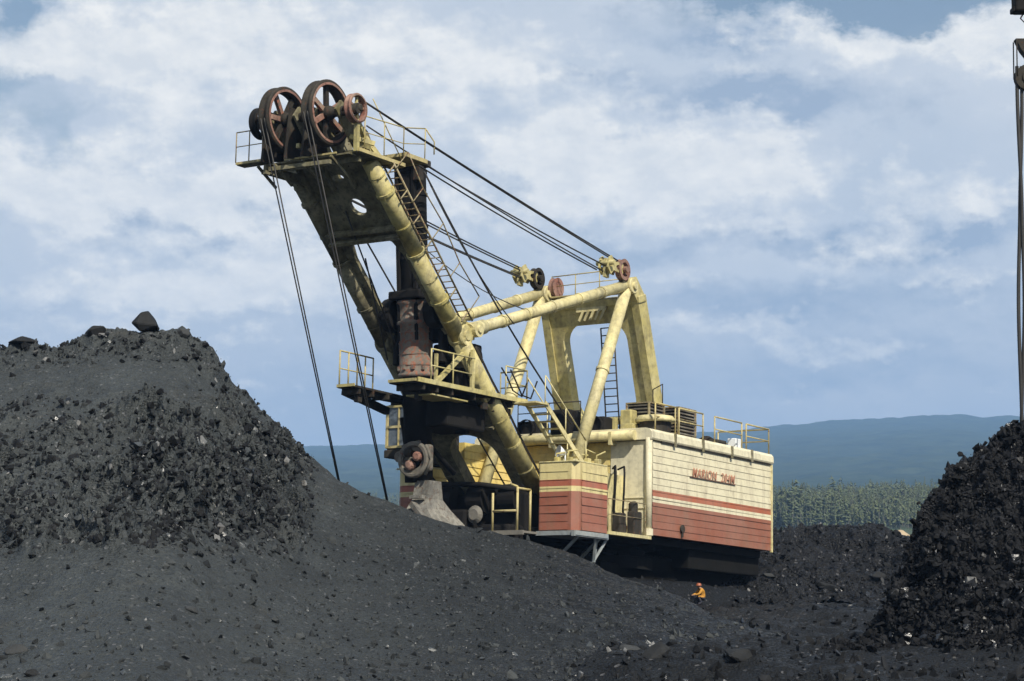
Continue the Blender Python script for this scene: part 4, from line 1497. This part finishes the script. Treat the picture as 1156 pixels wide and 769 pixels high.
# ================================================================== worker in yellow
def person():
    D_ = 84.0
    foot = at(793, 682, D_)
    gz = float(ground_z(np.array([foot[0]]), np.array([foot[1]]))[0])
    print('WORKER', foot[2], gz)
    k = 1.0
    J = {'pelvis': (.05, 0, .32), 'spine': (.0, 0, .46), 'chest': (-.07, 0, .63), 'neck': (-.12, 0, .74), 'head': (-.17, 0, .83), 'crown': (-.17, 0, .90)}
    for s_, n in ((-1, 'r'), (1, 'l')):
        J['hip' + n] = (.04, s_ * .1, .28)
        J['knee' + n] = (-.28, s_ * .16, .40 if s_ < 0 else .34)
        J['ankle' + n] = (-.10, s_ * .15, .07)
        J['toe' + n] = (-.28, s_ * .17, .03)
        J['sho' + n] = (-.08, s_ * .19, .67)
        J['elb' + n] = (-.24, s_ * .24, .48)
        J['wri' + n] = (-.42, s_ * .14, .42)
        J['hand' + n] = (-.49, s_ * .11, .40)
    E_ = [('pelvis', 'spine'), ('spine', 'chest'), ('chest', 'neck'), ('neck', 'head'), ('head', 'crown')]
    for n in 'rl':
        E_ += [('pelvis', 'hip' + n), ('hip' + n, 'knee' + n), ('knee' + n, 'ankle' + n), ('ankle' + n, 'toe' + n), ('chest', 'sho' + n), ('sho' + n, 'elb' + n), ('elb' + n, 'wri' + n), ('wri' + n, 'hand' + n)]
    Rd = {'pelvis': .14, 'spine': .15, 'chest': .16, 'neck': .06, 'head': .10, 'crown': .075}
    for n in 'rl':
        Rd.update({'hip' + n: .11, 'knee' + n: .08, 'ankle' + n: .05, 'toe' + n: .045, 'sho' + n: .085, 'elb' + n: .06, 'wri' + n: .04, 'hand' + n: .04})
    names = list(J)
    me = bpy.data.meshes.new('person')
    me.from_pydata([J[n] for n in names], [(names.index(a), names.index(b)) for a, b in E_], [])
    o = bpy.data.objects.new('person', me)
    C.objects.link(o)
    sk = o.modifiers.new('skin', 'SKIN')
    for i, n in enumerate(names):
        d_ = me.skin_vertices[0].data[i]
        d_.radius = (Rd[n], Rd[n])
        d_.use_root = n == 'pelvis'
    ss = o.modifiers.new('sub', 'SUBSURF')
    ss.levels = ss.render_levels = 2
    bpy.context.view_layer.update()
    ev = bpy.data.meshes.new_from_object(o.evaluated_get(bpy.context.evaluated_depsgraph_get()))
    bpy.data.objects.remove(o)
    o = bpy.data.objects.new('person', ev)
    C.objects.link(o)
    ev.materials.clear()
    for nm, col in (('yellow_work_jacket', (.5, .24, .03)), ('dark_trousers', (.03, .03, .045)), ('skin', (.35, .2, .14))):
        m, nt, b = new_mat(nm)
        v = coords(nt)
        nt.links.new(mix(nt, math_n(nt, 'MULTIPLY', ramp(nt, noise(nt, v, 9, 4), .4, .7), .5), col, tuple(q * .45 for q in col)), b.inputs['Base Color'])
        b.inputs['Roughness'].default_value = .8
        ev.materials.append(m)
    for f in ev.polygons:
        c = f.center
        f.use_smooth = True
        if c.z > .74 or c.x < -.44:
            f.material_index = 2
        elif c.z < .33 or (c.x < -.1 and c.z < .45 and abs(c.y) < .2):
            f.material_index = 1
    o.location = (foot[0], foot[1], gz - .01)
    o.rotation_euler = (0, 0, .25)
    o.scale = (.84, .84, .84)
    tag(o, 'worker in a yellow jacket crouching on the coal below the house', 'person')
    h = MB()
    h.lathe((-.17, 0, .87), EZ, [(.135, -.01), (.15, -.01), (.12, .0), (.115, .05), (.08, .10), (0, .115)], 18)
    m, nt, b = new_mat('orange_red_helmet')
    b.inputs['Base Color'].default_value = (.3, .085, .035, 1)
    h.build('helmet', m, o)
    return o


person()

# ================================================================== hanging rope at the right edge
hk = bpy.data.objects.new('hanging_rope', None)
C.objects.link(hk)
HD = 58.0
hb = at(1153, 476, HD)
hk.location = hb
tag(hk, 'pair of dark wire ropes hanging from a pulley block at the right edge', 'rope')
px_m = HD / F


def hl(px, py, dy=0.0):
    q = at(px, py, HD + dy) - hb
    return q


ht = hl(1154, 78)
for k in (-1, 1):
    g = MB()
    pts = []
    for i in range(30):
        t_ = i / 29
        q = hl(1150.5 + 1.8 * math.sin(t_ * 2.2), 75) * (1 - t_) + np.array([0, 0, -.6]) * t_
        w_ = .05 + .03 * abs(math.sin(t_ * 6.5 + .4))
        q = q + np.array([k * w_ * math.cos(t_ * 5), k * w_ * math.sin(t_ * 5) * .6, 0])
        pts.append(q)
    g.tube(pts, .052, 8)
    g.build('wire_rope', M['rope'], hk)
g = MB()
c_ = hl(1160, 88)
g.lathe(c_, EY, [(.16, -.12), (.36, -.12), (.3, 0), (.36, .12), (.16, .12)], 28, False, True)
g.lathe(c_, EY, [(0, -.16), (.17, -.16), (.17, .16), (0, .16)], 16, False)
g.build('pulley', M['dark'], hk)
g = MB()
a_ = hl(1145.5, 46)
b_ = hl(1176, 46)
V_ = []
for dy in (-.16, .16):
    for q in (hl(1145.5, 45), hl(1176, 45), hl(1172, 60), hl(1160, 68), hl(1152, 58)):
        V_.append(q + np.array([0, dy, 0]))
g.add(V_, [(0, 1, 2, 3, 4), (9, 8, 7, 6, 5)] + [(k, (k + 1) % 5, 5 + (k + 1) % 5, 5 + k) for k in range(5)])
for dy in (-.2, .2):
    g.tube([hl(1145.8, 46) + np.array([0, dy, 0]), hl(1146.5, 88) + np.array([0, dy, 0])], .018, 6)
g.tube([hl(1160, 62), hl(1160, 88)], .06, 8)
g.build('pulley_block', M['dark'], hk)
g = MB()
g.box(hl(1160, 1), (.8, .5, .7), bev=.06)
for i in range(4):
    g.box(hl(1145 + 9 * i, 12), (.16, .4, .14), bev=.02)
g.tube([hl(1156, 14), hl(1152, 21), hl(1157, 26), hl(1162, 21), hl(1158, 14)], .022, 6)
g.tube([hl(1160, 14), hl(1160, 46)], .03, 6)
g.build('upper_block', M['black'], hk)
g = MB()
g.tube([hl(1160, -8), hl(1165, -220)], .04, 8)
g.tube([hl(1165, -220), hl(1420, -120)], .3, 14)
g.tube([hl(1420, -120), hl(1560, 640)], .4, 14)
g.build('jib', M['yellow'], hk)

# ================================================================== far wood and hills
trunk_m, tnt, tb = new_mat('pale_trunk_bark')
tb.inputs['Base Color'].default_value = (.13, .12, .1, 1)
tb.inputs['Roughness'].default_value = .9


def needle_mat():
    m, nt, b = new_mat('larch_foliage')
    g = nd(nt, 'ShaderNodeNewGeometry')
    v = g.outputs['Position']
    c = mix(nt, ramp(nt, noise(nt, v, .09, 3), .35, .65), (.046, .062, .018), (.095, .11, .036))
    c = mix(nt, ramp(nt, g.outputs['Random Per Island'], .2, 1.0), c, (.10, .12, .055))
    nt.links.new(c, b.inputs['Base Color'])
    b.inputs['Roughness'].default_value = .8
    return m


def forest():
    r = np.random.default_rng(4)
    n1, n2 = 5600, 1500
    u = np.concatenate([np.concatenate([r.uniform(780, 1240, 4200), r.uniform(1240, 1700, 900), r.uniform(600, 780, 500)]), r.uniform(-250, 600, n2)])
    d = np.concatenate([690 + 560 * r.random(n1) ** 1.25, 1500 + 500 * r.random(n2)])
    a = np.arctan((u - 578) / F)
    x, y = d * np.sin(a), d * np.cos(a)
    z = ground_z(x, y) - .3
    n = len(u)
    # stands of different age and kind
    stand = fbm(x, y, 0 * x, 45, 3, 88)
    h = 10.0 + 2.6 * np.clip(stand, -1, 1) + r.normal(size=n) * 1.6
    h = np.clip(h, 5, 19)
    kind = r.random(n) + .35 * stand
    w = h * np.where(kind > .75, r.uniform(.12, .18, n), r.uniform(.055, .10, n))
    base = np.where(kind > .75, r.uniform(.12, .3, n), r.uniform(.05, .25, n))
    k4 = np.arange(4) * 1.5708
    rb, rt = .17, .04
    c4, s4 = np.cos(k4), np.sin(k4)
    lx, ly = r.normal(size=n) * .3, r.normal(size=n) * .3
    tb_ = np.stack([x[:, None] + rb * c4, y[:, None] + rb * s4, np.repeat(z[:, None], 4, 1)], -1)
    tt_ = np.stack([(x + lx)[:, None] + rt * c4, (y + ly)[:, None] + rt * s4, np.repeat((z + h * .97)[:, None], 4, 1)], -1)
    V1 = np.concatenate([tb_, tt_], 1).reshape(-1, 3)
    f = np.array([[k, (k + 1) % 4, 4 + (k + 1) % 4, 4 + k] for k in range(4)])
    F1 = (f[None] + 8 * np.arange(n)[:, None, None]).reshape(-1, 4)
    nb = 70
    t = base[:, None] + (1 - base[:, None]) * (np.arange(nb)[None] + r.random((n, nb))) / nb
    ang = r.uniform(0, 6.28, (n, nb))
    tt = (t - base[:, None]) / (1 - base[:, None])
    shape = np.where((kind > .75)[:, None], np.sin(np.clip(tt * .9 + .12, 0, 1) * 3.14) ** .6, 1.15 - tt)
    L = w[:, None] * shape * r.uniform(.35, 1.25, (n, nb)) + .12
    q = np.stack([x[:, None] + lx[:, None] * t, y[:, None] + ly[:, None] * t, z[:, None] + h[:, None] * t], -1)
    dv = np.stack([np.cos(ang), np.sin(ang), 0 * ang], -1)
    sd = np.stack([-np.sin(ang), np.cos(ang), 0 * ang], -1) * (L * .42)[..., None]
    Lx = L[..., None]
    up = np.array([0, 0, 1.0])
    quad = np.stack([q + dv * Lx * .25 + up * .25, q + dv * Lx * .75 + sd - up * .12, q + dv * Lx * 1.15 - up * .4, q + dv * Lx * .75 - sd - up * .12], 2)
    V2 = quad.reshape(-1, 3)
    F2 = np.arange(len(V2)).reshape(-1, 4) + len(V1)
    V, Fq = np.concatenate([V1, V2]).astype(np.float32), np.concatenate([F1, F2]).astype(np.int32)
    me = bpy.data.meshes.new('forest')
    me.vertices.add(len(V))
    me.vertices.foreach_set('co', V.ravel())
    me.loops.add(Fq.size)
    me.loops.foreach_set('vertex_index', Fq.ravel())
    me.polygons.add(len(Fq))
    me.polygons.foreach_set('loop_start', np.arange(0, Fq.size, 4, dtype=np.int32))
    me.polygons.foreach_set('loop_total', np.full(len(Fq), 4, dtype=np.int32))
    mi = np.zeros(len(Fq), dtype=np.int32)
    mi[len(F1):] = 1
    me.materials.append(trunk_m)
    me.materials.append(needle_mat())
    me.polygons.foreach_set('material_index', mi)
    me.update(calc_edges=True)
    o = bpy.data.objects.new('forest', me)
    C.objects.link(o)
    return tag(o, kind='stuff')


forest()


def hills():
    ridge = [(-2500, 520), (-900, 500), (0, 516), (300, 508), (360, 504), (440, 502), (600, 499), (750, 492), (830, 487), (875, 483), (930, 478.5), (960, 477), (1010, 474.5), (1045, 473), (1100, 474), (1156, 476.5), (1300, 480), (1900, 515), (4000, 540)]
    us = np.concatenate([np.linspace(-2500, 250, 60)[:-1], np.linspace(250, 1250, 420), np.linspace(1250, 4000, 60)[1:]])
    az = np.array([az_of(q) for q in us])
    te = np.interp(us, [q[0] for q in ridge], [az_el(578, q[1])[1] for q in ridge])
    ds = np.concatenate([np.linspace(1300, 5600, 150), np.linspace(5700, 9000, 20)])
    R, A = np.meshgrid(ds, az, indexing='ij')
    top = te * 5600
    t = (R - 1300) / 4300
    Z = np.where(t <= 1, 24 + (top - 24) * np.power(np.clip(t, 0, 1), 1.25), top - (R - 5600) * .05)
    X, Y = R * np.sin(A), R * np.cos(A)
    e = np.clip(t * 3, 0, 1)
    Z = Z + e * (7 * fbm(X, Y, 0 * X, 700, 4, 8) * np.clip((1.05 - t) * 3, 0, 1) + 4.5 * fbm(X, Y, 0 * X, 60, 3, 18)) - (1 - e) * 10
    m, nt, b = new_mat('wooded_hill')
    v = nd(nt, 'ShaderNodeNewGeometry').outputs['Position']
    c = mix(nt, ramp(nt, noise(nt, v, .02, 10, .8), .38, .62), (.008, .016, .008), (.045, .058, .024))
    c = mix(nt, math_n(nt, 'MULTIPLY', ramp(nt, noise(nt, v, .0022, 5, .6), .45, .62), .5), c, (.03, .042, .016))
    nt.links.new(c, b.inputs['Base Color'])
    b.inputs['Roughness'].default_value = .95
    b.inputs['Specular IOR Level'].default_value = .0
    o = grid_mesh('hill', X, Y, Z, m)
    tag(o, kind='structure')


hills()

# ================================================================== air
hz = MB()
hz.box((0, 4500, 175), (16000, 14000, 560))
hm = bpy.data.materials.new('thin_blue_air')
hm.use_nodes = True
nt = hm.node_tree
for n in list(nt.nodes):
    nt.nodes.remove(n)
out = nt.nodes.new('ShaderNodeOutputMaterial')
pv = nt.nodes.new('ShaderNodeVolumePrincipled')
pv.inputs['Color'].default_value = (.36, .60, 1.0, 1)
pv.inputs['Density'].default_value = 1.55e-4
pv.inputs['Anisotropy'].default_value = 0.0
nt.links.new(pv.outputs[0], out.inputs['Volume'])
ho = hz.build('haze', hm)
tag(ho, kind='stuff')

# ================================================================== light
SUN_AZ, SUN_EL = math.radians(27), math.radians(46)      # behind the camera, to its right
to_sun = Vector((math.sin(SUN_AZ) * math.cos(SUN_EL), -math.cos(SUN_AZ) * math.cos(SUN_EL), math.sin(SUN_EL)))
sl = bpy.data.lights.new('sun', 'SUN')
sl.energy = 5.0
sl.angle = math.radians(.53)
sl.color = (1.0, .94, .82)
so_ = bpy.data.objects.new('sun', sl)
C.objects.link(so_)
so_.rotation_euler = to_sun.to_track_quat('Z', 'Y').to_euler()

w = bpy.data.worlds.new('World')
sc.world = w
w.use_nodes = True
nt = w.node_tree
for n in list(nt.nodes):
    nt.nodes.remove(n)
out = nt.nodes.new('ShaderNodeOutputWorld')
sky = nt.nodes.new('ShaderNodeTexSky')
sky.sky_type = 'NISHITA'
sky.sun_disc = False
sky.sun_elevation = SUN_EL
sky.sun_rotation = math.pi - SUN_AZ
sky.air_density = 1.2
sky.dust_density = 1.5
bgs = nd(nt, 'ShaderNodeBackground', {'Color': sky.outputs[0], 'Strength': .075})
tc = nt.nodes.new('ShaderNodeTexCoord')
D3 = tc.outputs['Generated']
sp_ = nd(nt, 'ShaderNodeSeparateXYZ', {'Vector': D3})
azn = math_n(nt, 'ARCTAN2', sp_.outputs[0], sp_.outputs[1])
eln = math_n(nt, 'ARCSINE', sp_.outputs[2])
# cloud plane coordinates: degrees of azimuth and of elevation, elevation stretched towards the horizon
S_ = F / 100.0
un = math_n(nt, 'MULTIPLY', azn, S_)                       # 1 unit = 100 px of the photograph
vn = math_n(nt, 'MULTIPLY', eln, S_)
cv = nd(nt, 'ShaderNodeCombineXYZ', {'X': un, 'Y': math_n(nt, 'MULTIPLY', vn, 1.5), 'Z': 0.0}).outputs[0]
wx_ = noise(nt, cv, .9, 8, .6)
wy_ = noise(nt, nd(nt, 'ShaderNodeVectorMath', {0: cv, 1: (13.1, 7.7, 3.0)}, operation='ADD').outputs[0], .75, 7, .62)
uw = math_n(nt, 'ADD', un, math_n(nt, 'MULTIPLY', math_n(nt, 'SUBTRACT', wx_, .5), 2.6))
vw = math_n(nt, 'ADD', vn, math_n(nt, 'MULTIPLY', math_n(nt, 'SUBTRACT', wy_, .5), 1.5))


def blobs(lst):
    tot = None
    for px, py, rx, ry, a in lst:
        u0, v0 = (px - 578) / 100.0, (640 - py) / 100.0
        du = math_n(nt, 'MULTIPLY', math_n(nt, 'SUBTRACT', uw, u0), 100.0 / rx)
        dv = math_n(nt, 'MULTIPLY', math_n(nt, 'SUBTRACT', vw, v0), 100.0 / ry)
        q = math_n(nt, 'ADD', math_n(nt, 'MULTIPLY', du, du), math_n(nt, 'MULTIPLY', dv, dv))
        g_ = math_n(nt, 'MULTIPLY', math_n(nt, 'POWER', 2.718, math_n(nt, 'MULTIPLY', q, -1.0)), a)
        tot = g_ if tot is None else math_n(nt, 'ADD', tot, g_)
    return tot


white = blobs([(270, 70, 190, 75, 1.0), (90, 60, 70, 40, .8), (30, 85, 50, 22, .9), (40, 215, 90, 40, 1.0), (170, 215, 120, 45, .7), (310, 230, 120, 35, .7), (300, 310, 130, 40, 1.0), (210, 330, 80, 30, .6), (90, 320, 100, 25, .4), (560, 90, 110, 60, .7),
               (640, 175, 90, 30, .9), (790, 195, 75, 60, .9), (875, 190, 40, 55, .9), (700, 215, 90, 50, .7), (600, 235, 60, 40, .5), (1125, 62, 60, 38, 1.1), (1010, 55, 60, 25, .8), (900, 40, 70, 18, .7), (1010, 215, 80, 35, .45),
               (1130, 240, 50, 25, .7), (1000, 265, 60, 22, .5), (470, 240, 90, 30, .5), (620, 375, 90, 12, .2), (160, 390, 120, 14, .35), (880, 320, 90, 20, .15), (120, 345, 110, 22, .5), (260, 395, 90, 10, .4), (40, 420, 120, 12, .3), (300, 440, 140, 14, .25), (820, 375, 130, 12, .35), (960, 400, 150, 12, .3), (1080, 330, 90, 14, .35), (700, 330, 70, 14, .3), (560, 330, 70, 20, .4)])
grey = blobs([(210, 258, 110, 17, 1.0), (330, 265, 90, 14, .6), (845, 105, 125, 26, 1.0), (820, 45, 80, 16, .9), (640, 95, 60, 14, .5), (1060, 272, 120, 26, .9), (900, 275, 120, 20, .5), (700, 285, 90, 16, .6), (560, 225, 90, 35, .45), (950, 130, 80, 22, .5), (730, 20, 60, 30, .4),
              (60, 370, 110, 14, .3), (380, 370, 130, 16, .35), (780, 345, 220, 25, .45), (1020, 350, 180, 30, .5), (1000, 420, 300, 30, .5), (550, 430, 300, 35, .4), (430, 470, 200, 40, .35)])
blue = blobs([(5, 15, 55, 40, 1.2), (5, 118, 45, 26, .8), (70, 160, 42, 36, .75), (960, 8, 190, 26, 1.3), (1090, 22, 80, 26, 1.0), (880, 2, 100, 14, .7), (5, 300, 60, 20, .3)])
fine = math_n(nt, 'ADD', math_n(nt, 'MULTIPLY', noise(nt, cv, 1.1, 8, .54), .88), math_n(nt, 'MULTIPLY', noise(nt, cv, 4.5, 6, .6), .12))
fin2 = noise(nt, cv, .55, 6, .55)
finec = math_n(nt, 'SUBTRACT', fine, .5)
off = nd(nt, 'ShaderNodeVectorMath', {0: cv, 1: (.10, .24, 0)}, operation='ADD').outputs[0]
relief = math_n(nt, 'SUBTRACT', noise(nt, cv, .95, 9, .58), noise(nt, off, .95, 9, .58))
rel2 = math_n(nt, 'SUBTRACT', noise(nt, cv, 2.6, 8, .6), noise(nt, nd(nt, 'ShaderNodeVectorMath', {0: cv, 1: (.04, .09, 0)}, operation='ADD').outputs[0], 2.6, 8, .6))
relief = math_n(nt, 'ADD', math_n(nt, 'MULTIPLY', relief, 1.5), math_n(nt, 'MULTIPLY', rel2, .9))
# beyond the framed part of the sky the same broken cumulus goes on
gen = ramp(nt, noise(nt, nd(nt, 'ShaderNodeMapping', {'Vector': D3, 'Scale': (3, 3, 7)}).outputs[0], 1.3, 7, .6), .42, .62)
wf = math_n(nt, 'ADD', math_n(nt, 'ADD', math_n(nt, 'MULTIPLY', white, 1.15), math_n(nt, 'MULTIPLY', relief, .7)), math_n(nt, 'MULTIPLY', finec, 2.0))
wf = ramp(nt, wf, .2, .85)
gf = ramp(nt, math_n(nt, 'SUBTRACT', math_n(nt, 'ADD', grey, math_n(nt, 'MULTIPLY', finec, 1.0)), math_n(nt, 'MULTIPLY', relief, .5)), .14, .8)
bf = ramp(nt, math_n(nt, 'ADD', blue, math_n(nt, 'MULTIPLY', finec, 1.0)), .25, 1.0)
up_ = ramp(nt, eln, .27, .36)
bf = mix(nt, up_, bf, math_n(nt, 'SUBTRACT', 1.0, gen))
col = mix(nt, ramp(nt, fin2, .35, .65), (.50, .56, .635), (.60, .64, .69))
low = ramp(nt, eln, .05, .135, (1, 1, 1, 1), (0, 0, 0, 1))
col = mix(nt, math_n(nt, 'MULTIPLY', low, .75), col, (.41, .46, .535))
col = mix(nt, math_n(nt, 'MULTIPLY', gf, .95), col, (.315, .395, .51))
lit = ramp(nt, math_n(nt, 'ADD', math_n(nt, 'MULTIPLY', relief, .9), math_n(nt, 'MULTIPLY_ADD', noise(nt, cv, 2.2, 8, .6), 1.6, -.3)), .2, .95)
wc = mix(nt, lit, (.70, .72, .73), (.90, .885, .84))
col = mix(nt, math_n(nt, 'MULTIPLY', wf, .95), col, wc)
bgc = nd(nt, 'ShaderNodeBackground', {'Color': col, 'Strength': 1.0})
mx = nt.nodes.new('ShaderNodeMixShader')
nt.links.new(math_n(nt, 'MULTIPLY', bf, .92), mx.inputs[0])
nt.links.new(bgc.outputs[0], mx.inputs[1])
nt.links.new(bgs.outputs[0], mx.inputs[2])
nt.links.new(mx.outputs[0], out.inputs['Surface'])

# ================================================================== render settings
sc.view_settings.view_transform = 'Standard'
sc.view_settings.look = 'None'
sc.view_settings.exposure = 0.2
sc.view_settings.gamma = 1
sc.cycles.use_denoising = True
sc.cycles.max_bounces = 6
sc.cycles.diffuse_bounces = 3
sc.cycles.volume_bounces = 1
sc.cycles.sample_clamp_indirect = 4
